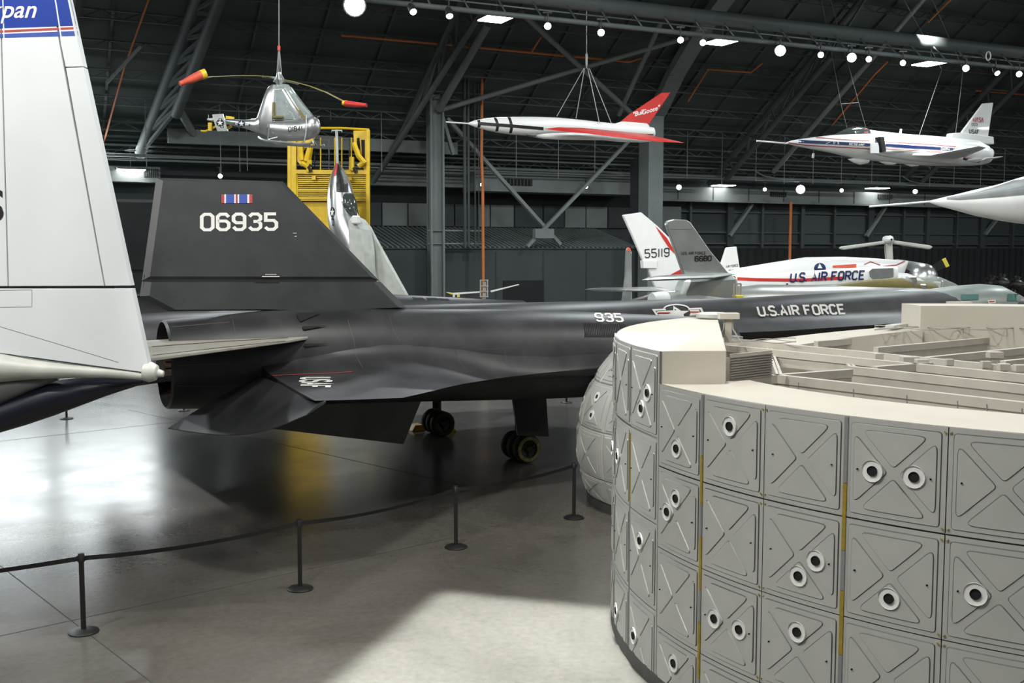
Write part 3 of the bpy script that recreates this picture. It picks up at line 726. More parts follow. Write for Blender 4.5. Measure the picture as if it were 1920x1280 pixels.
# nose gear
g = MB(); g.tube([Y(24, -4.6, .3), Y(24.1, -4.6, 2.2)], .07, 10); gn = g.build('landing_gear', 'engine_dark', jet, smooth=True)
for o_ in (-.2, .2): wheel(gn, Y(24, -4.6 + o_, .29), .29, .18, 'tire')
# surface details on the near nacelle
tn = bvh(nac1, ow1)
for poly in ([(555, 589.5), (603, 588.5), (563, 605), (557, 596)], [(566, 613), (614, 612), (570, 620), (567, 617)], [(568, 645), (617, 644), (572, 651), (569, 648)]):
    decal('bypass_door', [poly], tn, 'dark_hole', nac1, .03)
for pl__, w__ in (([(428, 585), (436, 600), (441, 622)], 1), ([(652, 600), (664, 640), (668, 668), (680, 690)], 1.1), ([(725, 575), (738, 620), (750, 640)], .8), ([(855, 655), (862, 680), (880, 697)], .9), ([(322, 613), (430, 604)], 1.1),
                 ([(335, 685), (430, 681)], 1.1), ([(980, 654), (985, 680), (1000, 694)], .8), ([(1015, 652), (1020, 676), (1032, 692)], .7), ([(895, 655), (1010, 650)], .6), ([(330, 723), (420, 724)], 1.1), ([(945, 655), (950, 680), (975, 697)], .7)):
    decal('panel_line', strip(pl__, w__), tn, 'line_grey', nac1, .004)
lv = []
for x0, x1, y0, y1 in ((1093, 1123, 606, 632), (1126, 1156, 608, 632), (1160, 1171, 609, 622)):
    k = x0
    while k < x1: lv += [[(k, y0), (k + 1.6, y0), (k + 5.5, y1), (k + 3.9, y1)]]; k += 3.3
decal('louver', lv, tn, 'dark_hole', nac1, .02, label='row of dark cooling slots')
decal('stripe', [[(1206, 589), (1222, 590), (1238, 601), (1216, 598)], [(1222, 590), (1252, 591.5), (1238, 601)]], tn, 'dark_hole', nac1, .02)
decal('lettering', text_polys('935', 1119, 602, 1168, 603, 15, t=.2, upv=(-4, -14)), tn, 'marking_white', nac1, .008)
# far nacelle louvers
tf = bvh(nac2)
decal('louver', [[(x, 567), (x + 2, 567), (x + 5, 576), (x + 3, 576)] for x in range(886, 906, 4)] + [[(772, 557.5), (792, 558), (798, 562), (776, 562)], [(798, 558), (818, 558.5), (824, 562), (802, 562)], [(820, 559), (840, 560), (844, 563), (826, 563)]], tf, 'dark_hole', nac2, .006)
# fin lettering
tr_ = bvh(rud1)
decal('lettering', text_polys('06935', 378, 431, 518, 430, 29, t=.19), tr_, 'marking_white', rud1, .01)
for x0, x1, m_ in ((415, 420.5, 'marking_red'), (420.5, 423.5, 'marking_white'), (423.5, 439, 'marking_blue'), (439, 441.5, 'marking_white'), (441.5, 445.5, 'marking_red'), (445.5, 448, 'marking_white'), (448, 463.5, 'marking_blue'), (463.5, 467, 'marking_white'), (467, 473, 'marking_red')):
    decal('ribbon', [[(x0, 364.5), (x1, 364.5), (x1, 381), (x0, 381)]], tr_, m_, rud1, .01)
decal('fine_print', strip([(497, 514.5), (518, 514.5)], 1) + strip([(491, 518), (524, 518)], 1) + strip([(549, 437), (556, 437)], 1) + strip([(552, 443), (556, 443)], 1), tr_, 'marking_white', rud1, .01)
decal('latch', [[(477, 528.5), (524, 528.5), (524, 530), (477, 530)]], bvh(stub1), 'dark_hole', stub1, .01)
# wing USAF, reads across the chord
decal('lettering', text_polys('USAF', 567, 706, 563, 728, 1, t=.17, upv=(52, 1)) if False else text_polys('USAF', 568, 708.2, 562.5, 727, 1, t=.2, upv=(52, 0)), tn, 'marking_white', ow1, .01)
decal('stripe', strip([(500, 705), (560, 702), (620, 700), (660, 697)], .9) , tn, 'marking_red', ow1, .006)
# fuselage markings
tfu = bvh(fus)
decal('lettering', text_polys('U.S.AIR FORCE', 1424, 592, 1585, 588, 15.5, t=.21, upv=(-4.5, -16.5)), tfu, 'marking_white', fus, .012)
wb = [[(1222, 580), (1248, 579), (1248, 582), (1227, 583)], [(1222, 580), (1226, 580), (1236, 593), (1231, 593)], [(1290, 578), (1314, 577), (1317, 580), (1290, 581)], [(1311, 578), (1315, 577), (1322, 592), (1318, 592)],
      [(1231, 584), (1254, 583), (1258, 586.5), (1232, 587)], [(1292, 581.5), (1310, 581), (1312, 584.5), (1294, 585)], [(1234, 589), (1262, 589), (1266, 593), (1236, 593)], [(1294, 587), (1313, 587), (1316, 591), (1292, 592)]]
arc = [(1268 + 24*math.cos(t), 580 - 8.5*math.sin(t)) for t in [math.pi*k/12 for k in range(13)]]
decal('insignia', wb + strip(arc, 2.4) + [[(1268, 589), (1262, 573.5), (1277, 583)], [(1268, 589), (1277, 583), (1292, 583)], [(1268, 589), (1292, 583), (1281, 589)], [(1268, 589), (1281, 589), (1283, 597), (1262, 597)], [(1268, 589), (1262, 597), (1250, 592)], [(1268, 589), (1250, 592), (1256, 586)], [(1268, 589), (1245, 583), (1262, 582)], [(1268, 589), (1262, 582), (1262, 573.5)]], tfu, 'marking_white', fus, .012)
decal('insignia', [[(1234, 585.5), (1255, 585.5), (1258, 588), (1235, 588)], [(1293, 584), (1311, 584), (1312, 586.5), (1293, 587)]], tfu, 'marking_red', fus, .014)

# ================================================================== WHITE FIN AIRCRAFT (left)
PF = Plane(0, 12.3, 0)
lp = thing('white_research_jet', V((PF.pt(0, 640).x - 4, 12.6, 0)), 'white jet tail fin with blue band and red stripe, filling the left side', 'airplane')
def re_(y): return 133 + (y - 0)*150/690
def fpan(name, poly, m='fin_white', th=.12, off=0, parent=None):
    mb = MB(); mb.prism([PF.pt(x, y, off) for x, y in poly], PF.n*th); return mb.build(name, m, parent or lp, bevel=.004)
tailfin = fpan('tail_fin', [(-640, -80), (2, -80), (19, 536), (-640, 536)]); main_ = fpan('fin_panel', [(4, -80), (84, -80), (103, 0), (116, 86), (199, 535.5), (21, 536)])
r1 = fpan('rudder', [(88, -80), (re_(-80), -80), (re_(126), 126), (127, 127), (118.5, 86), (105, 0)]); r2 = fpan('rudder', [(127.5, 129), (re_(128.5), 128), (re_(535), 535), (201, 535.5)])
base_ = fpan('fin_base', [(-640, 541), (re_(540), 540.5), (re_(688), 688), (275, 697), (0, 660), (-640, 574)])
fpan('fin_core', [(-600, -40), (re_(-40) - 30, -40), (re_(690) - 40, 680), (-600, 560)], 'seam', .04)
ta = bvh(tailfin, main_, r1, r2)
L0, L1 = -60, 148
def band(ya, yb, yc, yd, m_):      # left y top/bottom at x=0, right y top/bottom at x=143
    yl = lambda x, l, r: l + (r - l)*x/143
    hin = lambda y: 103 + y*(.1512 if y > 0 else .2375)
    for eL, eR, par in ((lambda y: -400, lambda y: 4.0 + y*.0276, tailfin), (lambda y: 6.6 + y*.0276, lambda y: hin(y) - .5, main_), (lambda y: hin(y) + 2.4, lambda y: re_(y) - .7, r1)):
        rows = max(1, int((yb - ya)/20))
        for k in range(rows):
            u0, u1 = k/rows, (k + 1)/rows; q = []
            for u, e in ((u0, eL), (u0, eR), (u1, eR), (u1, eL)):
                yy = ya + (yb - ya)*u; x = e(yy)
                for _ in range(3): yy = yl(x, ya + (yb - ya)*u, yc + (yd - yc)*u); x = e(yy)
                q.append((x, yy))
            n = 5; a_, b_, c__, d_ = [V(p) for p in q]
            for m in range(n):
                t0, t1 = m/n, (m + 1)/n
                decal('stripe', [[tuple(a_.lerp(b_, t0)), tuple(a_.lerp(b_, t1)), tuple(d_.lerp(c__, t1)), tuple(d_.lerp(c__, t0))]], ta, m_, par, .003)
band(-75, 53, -75, 48, 'blue_paint'); band(57, 61, 50.5, 54.5, 'marking_red'); band(64, 71, 58, 67, 'marking_blue')
sp = font_polys('span', 46, -16, 33, shear=.3, bold=.012)
decal('lettering', sp, ta, 'marking_white', tailfin, .006)
spS = font_polys('S', 85, -30, 414, bold=.012); decal('lettering', spS, ta, 'marking_black', tailfin, .004)
decal('hatch', strip([(0, 543 + 1), (60, 543)], .8) + strip([(60, 543), (60, 574)], .6) + strip([(0, 576), (60, 575)], .7) + strip([(0, 612), (100, 642), (222, 679)], .8), bvh(base_), 'mid_grey', base_, .002)
# tail boom, belly
def body(st, pl, ratio=1.0, n=24, off=0, sup=1.0):
    rings = []
    for s in st:
        px, y0, y1 = s[:3]; k = s[3] if len(s) > 3 else ratio
        a, b = pl.pt(px, y0, off), pl.pt(px, y1, off); c = (a + b)/2; up = (a - b)/2; r = up.length*k
        rings.append([c + up*math.copysign(abs(math.sin(t))**sup, math.sin(t)) + pl.n*(math.copysign(abs(math.cos(t))**sup, math.cos(t))*r) for t in [2*math.pi*j/n for j in range(n)]])
    return rings
st = [(-640, 560, 760, .8), (-300, 610, 745, .9), (0, 660, 716, 1.2), (60, 672, 711, 1.2), (129, 681, 708, 1.2), (200, 688, 708, 1.1), (250, 693, 711, 1), (276, 697, 713, 1), (283, 700, 711, 1)]
MB().loft(body(st, PF)).build('tail_boom', 'pale_grey', lp, smooth=True)
st = [(-640, 700, 960, 1), (-300, 730, 900, 1.3), (-60, 752, 832, 1.5), (0, 750, 811, 1.5), (48, 731, 797, 1.4), (107, 711, 777, 1.3), (160, 706, 757, 1.3), (200, 705, 742, 1.2), (249, 709, 726, 1.1), (270, 711, 718, 1)]
MB().loft(body(st, PF, off=-.25)).build('belly', 'navy_belly', lp, smooth=True)
st = [(-640, 640, 800, 1), (-100, 700, 790, 1), (0, 705, 760, 1), (60, 700, 732, 1), (110, 698, 712, 1)]
MB().loft(body(st, PF, off=-.1)).build('tail_boom', 'mid_grey', lp, smooth=True)
mb = MB(); c0 = PF.pt(284, 696); mb.lathe(c0 - V((.06, 0, 0)), (1, 0, -.15), [(-.02, .11), (.05, .12), (.12, .09), (.14, .05), (.2, .035), (.21, .001)], 16)
mb.build('tail_cone', 'pale_grey', lp, smooth=True)
mb = MB(); q = [at_h(150, 668, 3.3), at_h(270, 641, 3.3), at_h(520, 625.5, 3.3), at_h(553, 627, 3.3), at_h(592, 631, 3.3), at_h(540, 640, 3.3), at_h(284, 674, 3.3), at_h(200, 684, 3.3)]
mb.prism(q, (0, 0, .05)); stb = mb.build('tailplane', 'stab_beige', lp, bevel=.01)
ts = bvh(stb)
for pl__ in ([(285, 650), (420, 640), (540, 633)], [(286, 666), (420, 651), (535, 639)]): decal('panel_line', strip(pl__, .9), ts, 'seam', stb, .003)
# body forward of the fin, out of the frame, and its wheels
mb = MB(); gx = PF.pt(-300, 700).x
mb.tube([V((gx - 1.5, 13, .35)), V((gx - 1.4, 13, 2.6))], .12, 10); mb.build('landing_gear', 'pale_grey', lp)
MB().lathe(V((gx - 1.5, 12.7, .40)), (0, 1, 0), [(-.15, .25), (-.15, .36), (-.08, .40), (.08, .40), (.15, .36), (.15, .25)], 24).build('wheel', 'tire', lp, smooth=True)

# ================================================================== ROPE BARRIER
def stanchion(x, y, label, group='belt posts', first=[None]):
    loc = V((x, y, 0))
    if first[0] is None:
        t = thing('barrier_post', loc, label, 'post', group)
        MB().lathe(loc, (0, 0, 1), [(0, .001), (0, .185), (.015, .185), (.03, .165), (.045, .06), (.05, .03)], 32).build('base', 'black_plastic', t, smooth=True)
        MB().lathe(loc, (0, 0, 1), [(.04, .032), (.93, .032)], 16).build('pole', 'black_plastic', t, smooth=True)
        mb = MB(); mb.lathe(loc, (0, 0, 1), [(.91, .036), (.915, .043), (.99, .043), (1.0, .036), (1.015, .036), (1.018, .001)], 16)
        for sx in (-1, 1): mb.box(loc + V((sx*.045, 0, .955)), .02, .03, .06)
        mb.build('belt_head', 'black_plastic', t, smooth=True); first[0] = t; return t
    r = first[0].copy(); col.objects.link(r); r.location = loc; r['label'] = label; r['group'] = group
    for ch in first[0].children:
        c = ch.copy(); col.objects.link(c); c.parent = r
    return r
bases = [at_h(157, 1185, 0), at_h(563, 1104, 0), at_h(855, 1026, 0), at_h(1076, 971, 0)]
for p, lb in zip(bases, ('black belt post at the left end of the barrier', 'black belt post, second from the left, in the middle of the floor', 'black belt post, third from the left', 'black belt post beside the domed grey shell')):
    stanchion(p.x, p.y, lb)
pl_ = bases[0] + (at_h(-330, 1262, 0) - bases[0]); stanchion(pl_.x, pl_.y, 'black belt post beyond the left end of the barrier')
for px, py, lb in ((125, 785, 'far belt post under the belly of the white jet'), (345, 770, 'far belt post under the black exhaust nozzle'), (1062, 755, 'far belt post behind the black gear door')):
    p = at_h(px, py, 0); stanchion(p.x, p.y, lb, 'far belt posts')
def belt(a, b, sag, label, twist=0):
    mb = MB(); top = []; bot = []; d = (b - a).normalized(); side = d.cross(V((0, 0, 1)))
    for k in range(17):
        t = k/16; p = a.lerp(b, t) + V((0, 0, .955 - sag*4*t*(1 - t)))
        tw = twist*math.sin(math.pi*t); o = V((0, 0, 1))*math.cos(tw)*.030 + side*math.sin(tw)*.030
        top.append(p + o); bot.append(p - o)
    mb.loft([top, bot], closed=False, cap=False)
    o = mb.build('barrier_belt', 'black_belt', smooth=True); tag(o, label, 'belt', 'belts of the barrier'); return o
belt(pl_, bases[0], .03, 'black belt leaving the frame left of the first post', .3); belt(bases[0], bases[1], .07, 'black belt between the first and second post', .25)
belt(bases[1], bases[2], .08, 'black belt between the second and third post', .45); belt(bases[2], bases[3], .06, 'black belt between the third post and the post by the domed shell', .3)
# wheel chocks
for px, py, lb in ((782, 806, 'yellow wheel chock with a white top left of the far wheels'), (838, 808, 'small yellow wheel chock right of the far wheels')):
    p = at_h(px, py, 0); mb = MB(); mb.prism([p + YD*(-.22), p + YD*.22, p + YD*.1 + V((0, 0, .16)), p - YD*.12 + V((0, 0, .16))], YQ*.35); tag(mb.build('wheel_chock', 'yellow_steel', bevel=.01), lb, 'chock')

# ================================================================== RIBBED GREY DRUM
DC = V((7.152, 13.186, 0)); DR = 5.855; H1, H2, H3 = 3.38, 3.735, 3.87
drum = thing('rocket_ring', DC, 'huge round grey ring of cross-ribbed metal panels with beige top, at right', 'rocket section')
def D(ang, r, h): a = R(ang); return DC + V((math.cos(a)*r, math.sin(a)*r, h))
def ring(name, m, a0, a1, prof, step=1.5, caps=True):
    n = max(2, int(abs(a1 - a0)/step)); rings = [[D(a0 + (a1 - a0)*k/n, r, h) for r, h in prof] for k in range(n + 1)]
    return MB().loft(rings, True, caps).build(name, m, drum, smooth=True)
# raised left wall: -162 round through 180 to 138 ; back gap 138..92 ; far raised 92..20 ; low wall elsewhere
def wallprof(ri, h): return [(DR - .03, .2), (DR - .03, h - .005), (ri, h - .005), (ri, .2)]
arc_ = [D(a_, DR - .03, 0) for a_ in range(-162, -223, -2)]; pin = [at_h(1346, 598, H2), at_h(1362, 656.5, H2)]
mb = MB(); po = [V((p.x, p.y, (H2 + .2)/2)) for p in arc_ + pin]; mb.prism(po, (0, 0, H2 - .205)); mb.build('raised_block', 'drum_beige', drum, bevel=.006)
gp = at_h(1368, 716, 3.36); ge = at_h(1446, 711, 3.33); gt = at_y(1368, 664, gp.y).z
mb = MB(); mb.prism([gp - V((0, 0, .4)), ge - V((0, 0, .4)), V((ge.x, ge.y, gt)), V((gp.x, gp.y, gt))], (0, .03, 0)); gr_ = mb.build('grating_panel', 'deck_beige', drum)
mb = MB()
for k in range(10):
    h_ = 3.38 + (gt - 3.40)*k/9.5; mb.bar(V((gp.x, gp.y - .03, h_)), V((ge.x, ge.y - .03, h_)), .02, .012)
mb.build('grating_rib', 'deck_slat', gr_, kind='stuff')
ring('wall_segment', 'drum_beige', -162, 20 , wallprof(4.76, H1))
ring('wall_segment', 'drum_beige', 92, 20, wallprof(5.0, H3))
mb = MB(); rg = []
for k in range(25):
    a = 138 - 46*k/24; h = 3.13 + .33*k/24; rg.append([D(a, DR - .03, .2), D(a, DR - .03, h), D(a, 4.9, h), D(a, 4.9, .2)])
mb.loft(rg).build('wall_segment', 'drum_beige', drum, smooth=True)
ring('base_skirt', 'skirt', 180, -180, [(DR + .015, 0), (DR + .015, .17), (DR - .2, .17), (DR - .2, 0)], 3, False)
ring('backing_shell', 'drum_grey', -162, -222, [(DR - .026, .15), (DR - .026, H2 - .02), (DR - .05, H2 - .02), (DR - .05, .15)])
ring('backing_shell', 'drum_grey', 20, -163, [(DR - .026, .15), (DR - .026, H1 - .02), (DR - .05, H1 - .02), (DR - .05, .15)])
# one panel: slab, raised plate, four raised triangles, bent to the ring
def rounded(poly, rad, seg=4):
    out = []; n = len(poly)
    for i in range(n):
        p, a, b = V(poly[i]), V(poly[i - 1]), V(poly[(i + 1) % n]); d1 = (a - p).normalized(); d2 = (b - p).normalized()
        r = min(rad/math.tan(d1.angle(d2)/2), .45*(a - p).length, .45*(b - p).length); s, e = p + d1*r, p + d2*r
        out += [s*(1 - t)**2 + p*2*t*(1 - t) + e*t*t for t in [k/seg for k in range(seg + 1)]]
    return out
def raised(mb, poly, z0, z1, bev):
    c = sum(poly, V((0, 0)))/len(poly); n = len(poly); inn = []
    for i in range(n):
        d = (poly[(i + 1) % n] - poly[i - 1]).normalized(); nn = V((-d.y, d.x)); inn.append(poly[i] + nn*bev)
    mb.add([(p.x, z0, p.y) for p in poly] + [(p.x, z1, p.y) for p in inn], [(i, (i + 1) % n, n + (i + 1) % n, n + i) for i in range(n)] + [tuple(range(n, 2*n))])
def panel_mesh(name, pw, ph, ri_off=0):
    parts = []
    def bent(build, cuts):
        mb = MB(); build(mb); me = bpy.data.meshes.new(name); me.from_pydata(mb.v, [], mb.f)
        bm = bmesh.new(); bm.from_mesh(me)
        for k in range(1, cuts):
            x = -pw/2 + pw*k/cuts
            bmesh.ops.bisect_plane(bm, geom=bm.verts[:] + bm.edges[:] + bm.faces[:], plane_co=(x, 0, 0), plane_no=(1, 0, 0), dist=1e-5)
        for v in bm.verts:
            a = v.co.x/DR; r = DR + v.co.y; v.co = V((math.sin(a)*r, -math.cos(a)*r, v.co.z))
        bmesh.ops.recalc_face_normals(bm, faces=bm.faces)
        for f in bm.faces:
            c = f.calc_center_median(); q = V((c.x, c.y, 0)).normalized()
            if abs(f.normal.dot(q)) < .88: f.material_index = 1
        bm.to_mesh(me); bm.free(); me.materials.append(M['drum_panel']); me.materials.append(M['edge_metal']); parts.append(me)
    hw, hh = pw/2, ph/2
    def rect(x0, z0, x1, z1): return [V((x0, z0)), V((x1, z0)), V((x1, z1)), V((x0, z1))]
    T = .024
    def full(mb):
        raised(mb, rect(-hw + .003, -hh + .003, hw - .003, hh - .003), -.024, 0, .002)
        raised(mb, rounded(rect(-hw + .042, -hh + .045, hw - .045, hh - .045), .035), 0, .010, .0075)
        sx, sz = pw, ph; g = .0
        tri = [
            [(-.355, .405), (.355, .405), (0, .045)][::-1], [(-.355, -.405), (.355, -.405), (0, -.045)],
            [(-.425, .375), (-.425, -.375), (-.055, 0)], [(.425, .375), (.425, -.375), (.055, 0)][::-1]]
        for t in tri:
            poly = rounded([V((x*sx*.97, z*sz*.97)) for x, z in t], .04); raised(mb, poly, .010, .020, .0075)
    bent(full, 8)
    return parts[0]
PA = R(8.5)*DR
pmA = panel_mesh('panel', PA, .885); pmB = panel_mesh('panel', PA, .965)
def port_mesh(r0, y, n=20):
    mb = MB(); pts = []
    for k in range(n):
        t = 2*math.pi*k/n; pts.append((math.cos(t)*r0, y, math.sin(t)*r0))
    mb.add(pts + [(p[0]*.99, y - .015, p[2]*.99) for p in pts], [tuple(range(n))] + [(i, (i + 1) % n, n + (i + 1) % n, n + i) for i in range(n)])
    me = bpy.data.meshes.new('port'); me.from_pydata(mb.v, [], mb.f)
    bm = bmesh.new(); bm.from_mesh(me); bmesh.ops.recalc_face_normals(bm, faces=bm.faces); bm.to_mesh(me); bm.free(); return me
pw_ = port_mesh(.095, -.023); pw_.materials.append(M['port_white']); pb_ = port_mesh(.044, -.026); pb_.materials.append(M['dark_hole']); pd_ = port_mesh(.007, -.0225, 8); pd_.materials.append(M['dark_hole'])
POS = {'T': (0, .205), 'B': (0, -.205), 'L': (-.205, 0), 'R': (.205, 0)}
PORTS = {(1, 1): 'L', (1, 3): 'L', (2, 0): 'RB', (2, 2): 'T', (2, 3): 'L', (3, 0): 'B', (3, 1): 'TL', (3, 3): 'T', (4, 0): 'T', (4, 2): 'LR', (5, 1): 'RB', (5, 2): 'T', (6, 0): 'LR', (6, 1): 'B', (7, 1): 'L', (8, 0): 'T', (9, 1): 'R', (8, 2): 'B', (0, 1): 'R', (10, 0): 'B', (11, 2): 'T'}
for ci in range(0, 12):
    ac = -179 + 8.5*(ci - 1) + 4.25; tall = ci <= 2
    rows = [3.73, 2.795, 1.83, .865] if tall else [3.375, 2.485, 1.60, .715]
    for ri, ht in enumerate(rows):
        ph = .965 if tall else .885; hc = ht - ph/2
        if tall and ri == 0: hc = 3.73 - .4825
        rot = Matrix.Rotation(R(ac + 90), 4, 'Z')
        o = bpy.data.objects.new('panel', pmB if tall else pmA); col.objects.link(o); o.parent = drum
        if hc - ph/2 < .17:      # bottom row is cut by the skirt
            mecut = (pmB if tall else pmA).copy(); bm = bmesh.new(); bm.from_mesh(mecut)
            bmesh.ops.bisect_plane(bm, geom=bm.verts[:] + bm.edges[:] + bm.faces[:], plane_co=(0, 0, .17 - hc), plane_no=(0, 0, -1), clear_outer=True, dist=1e-5); bm.to_mesh(mecut); bm.free(); o.data = mecut
        o.matrix_basis = Matrix.Translation((0, 0, hc)) @ rot
        for dx in (-.36, .36):
            if ri < 3:
                d = bpy.data.objects.new('screw_hole', pd_); col.objects.link(d); d.parent = o; a = dx*PA/DR
                d.matrix_basis = Matrix.Rotation(a, 4, 'Z') @ Matrix.Translation((0, -DR, 0))
        for ch in PORTS.get((ci, ri), ''):
            fx, fz = POS[ch]
            for nm, me in (('port_ring', pw_), ('port', pb_)):
                d = bpy.data.objects.new(nm, me); col.objects.link(d); d.parent = o
                d.matrix_basis = Matrix.Rotation(fx*PA/DR, 4, 'Z') @ Matrix.Translation((0, -DR, fz*ph))
# bare shell for the rest of the circumference: plain panels beyond the frame
for ci in range(12, 16):
    ac = -179 + 8.5*(ci - 1) + 4.25
    for ri, ht in enumerate([3.375, 2.485, 1.60]):
        o = bpy.data.objects.new('panel', pmA); col.objects.link(o); o.parent = drum; o.matrix_basis = Matrix.Translation((0, 0, ht - .4425)) @ Matrix.Rotation(R(ac + 90), 4, 'Z')
# joint strips
def vstrip(ang, wd, segs):
    for h0, h1, m_ in segs:
        mb = MB(); mb.box(D(ang, DR + .002, (h0 + h1)/2), .02, wd, h1 - h0, (V((math.cos(R(ang)), math.sin(R(ang)), 0)), V((-math.sin(R(ang)), math.cos(R(ang)), 0)), V((0, 0, 1))))
        mb.build('joint_strip', m_, drum)
vstrip(-153.5, .036, [(2.76, 3.37, 'strip_grey'), (2.26, 2.755, 'strip_yellow'), (1.93, 2.255, 'strip_grey'), (1.38, 1.925, 'strip_yellow'), (1.05, 1.375, 'strip_grey'), (.45, 1.045, 'strip_yellow'), (.17, .445, 'strip_grey')])
vstrip(-136.5, .036, [(2.79, 3.37, 'strip_grey'), (2.19, 2.785, 'strip_yellow'), (1.83, 2.185, 'strip_grey'), (1.25, 1.825, 'strip_yellow'), (.95, 1.245, 'strip_grey'), (.4, .945, 'strip_yellow')])
vstrip(-170.5, .016, [(2.9, 3.7, 'strip_grey'), (1.9, 2.7, 'strip_yellow'), (.17, 1.9, 'strip_grey')]); vstrip(-162, .02, [(.17, 3.38, 'drum_grey')])
vstrip(-119.5, .036, [(2.2, 3.37, 'strip_grey'), (.4, 2.195, 'strip_yellow')])
# panel corner clips
mb = MB()
for ang in (-145, -128):
    for h in (3.33, 2.53, 2.44, 1.64, 1.56, .76):
        for s in (-1, 1): mb.box(D(ang + s*.22, DR + .012, h), .012, .02, .012, (V((math.cos(R(ang)), math.sin(R(ang)), 0)), V((-math.sin(R(ang)), math.cos(R(ang)), .6*s)).normalized(), V((0, 0, 1))))
mb.build('clip', 'strip_yellow', drum, kind='stuff')
# inside: deck of thin slats, lattice of beams
dk = MB(); dk.add([D(360*k/48, 5.0, 2.52) for k in range(48)], [tuple(range(48))]); dk.build('deck', 'deck_beige', drum, recalc=False)
mb = MB(); du = V((.93, .37, 0)).normalized(); dv = V((-du.y, du.x, 0))
for k in range(-38, 39):
    t = k*.125; hl = math.sqrt(max(0, 4.85**2 - t*t)); mb.bar(DC + dv*t - du*hl + V((0, 0, 2.66)), DC + dv*t + du*hl + V((0, 0, 2.66)), .05, .05)
mb.build('deck_slat', 'deck_slat', drum, kind='stuff')
def beam(pa, pb, h=3.28, w_=.085, hh=.10, m='deck_beige', h2=None, name='beam'):
    a, b = at_h(*pa, h), at_h(*pb, h if h2 is None else h2)
    if pb[0] == 1990:      # long members run on to the far inside of the ring
        d_ = (b - a).normalized()
        for _ in range(200):
            q_ = b + d_*.05
            if (q_ - DC).xy.length > 4.8: break
            b = q_
    mb = MB(); mb.bar(a, b, w_, hh); mb.bar(a - V((0, 0, hh*1.2)), b - V((0, 0, hh*1.2)), w_*.4, hh*1.5); return mb.build(name, m, drum)
for pa, pb in (((1452, 709), (1990, 771)), ((1592, 693), (1990, 737)), ((1348, 638), (1990, 702)), ((1358, 652), (1990, 716)), ((1530, 645), (1892, 615)), ((1642, 657), (1990, 625)), ((1385, 715), (1595, 699)), ((1640, 694), (1745, 686)), ((1735, 676), (1990, 650)), ((1880, 683), (1990, 672))):
    beam(pa, pb)
for pa, pb in (((1437, 646), (1458, 706)), ((1443, 646), (1465, 706)), ((1569, 661), (1597, 693)), ((1576, 661), (1605, 693)), ((1889, 618), (1872, 636))):
    beam(pa, pb, 3.22, .035, .05)
for px, py in ((1601, 700), (1741, 690), (1456, 710), (1865, 704)):
    mb = MB(); p = at_h(px, py, 3.2); mb.bar(p, p - V((.05, 0, .55)), .05); mb.build('post', 'deck_slat', drum)
for px, py, s in ((1705, 674, .22), (1728, 679, .16), (1647, 668, .12), (1780, 679, .1), (1865, 665, .2), (1848, 683, .12), (1882, 688, .14), (1912, 690, .14)):
    mb = MB(); p = at_h(px, py, 3.33); mb.box(p, s, s*.7, .09); mb.box(p - V((0, 0, .08)), s*.5, s*.4, .08); mb.build('bracket', 'deck_beige', drum, bevel=.006)
for px in (1497, 1600, 1700, 1795, 1850, 1916):
    mb = MB(); y0 = 712 + (px - 1452)*.115; p = at_h(px, y0, 3.33); mb.tube([p, p - V((0, .02, .12)), p - V((-.02, .03, .3)), p - V((.02, .05, .5))], .007, 5); mb.build('cable', 'strip_grey', drum)
mb = MB()
for j in range(3):
    pts = [at_h(x, 636 + 2*j + 3*math.sin(x*.05 + j*2), 3.4) for x in range(1356, 1500, 8)]; mb.tube(pts, .008, 5)
    pts = [at_h(x, 612 + 2*j + 2*math.sin(x*.06 + j*2), 3.5) for x in range(1640, 1930, 10)]; mb.tube(pts, .010, 5)
mb.build('cable', 'deck_slat', drum)
# T-shaped posts on the rim
for (px, pt_, pb2, w1, hh) in ((1365, 592, 640, .30, 3.72), (1797, 570, 606, .42, 3.9)):
    p = at_h(px, pb2 + 2, 3.42); z = p.y; top = at_y(px, pt_, z)
    mb = MB(); mb.bar(p, V((p.x, p.y, top.z)), .10, .05); mb.box(V((p.x, p.y, top.z)), w1, .2, .09)
    for k in (-1, 1): mb.tube([V((p.x + k*.06, p.y, top.z - .05)), V((p.x + k*.07, p.y, p.z + .2)), V((p.x + k*.22, p.y, p.z - .02))], .012, 6)
    mb.build('support_post', 'drum_beige', drum, bevel=.004)
p = at_h(1336, 594, 3.76); MB().lathe(p, (0, 0, 1), [(0, .001), (0, .26), (.05, .27), (.07, .2), (.08, .001)], 20).build('cap_disc', 'pale_grey', drum, smooth=True)
mb = MB(); mb.bar(at_h(1668, 612, 3.5), at_h(1722, 605, 3.5), .16, .05); mb.build('tray', 'pale_grey', drum, bevel=.005)
mb = MB(); mb.bar(at_h(1372, 632, 3.3), at_h(1388, 634, 3.3), .12, .06); mb.build('bracket', 'strip_grey', drum, bevel=.005)

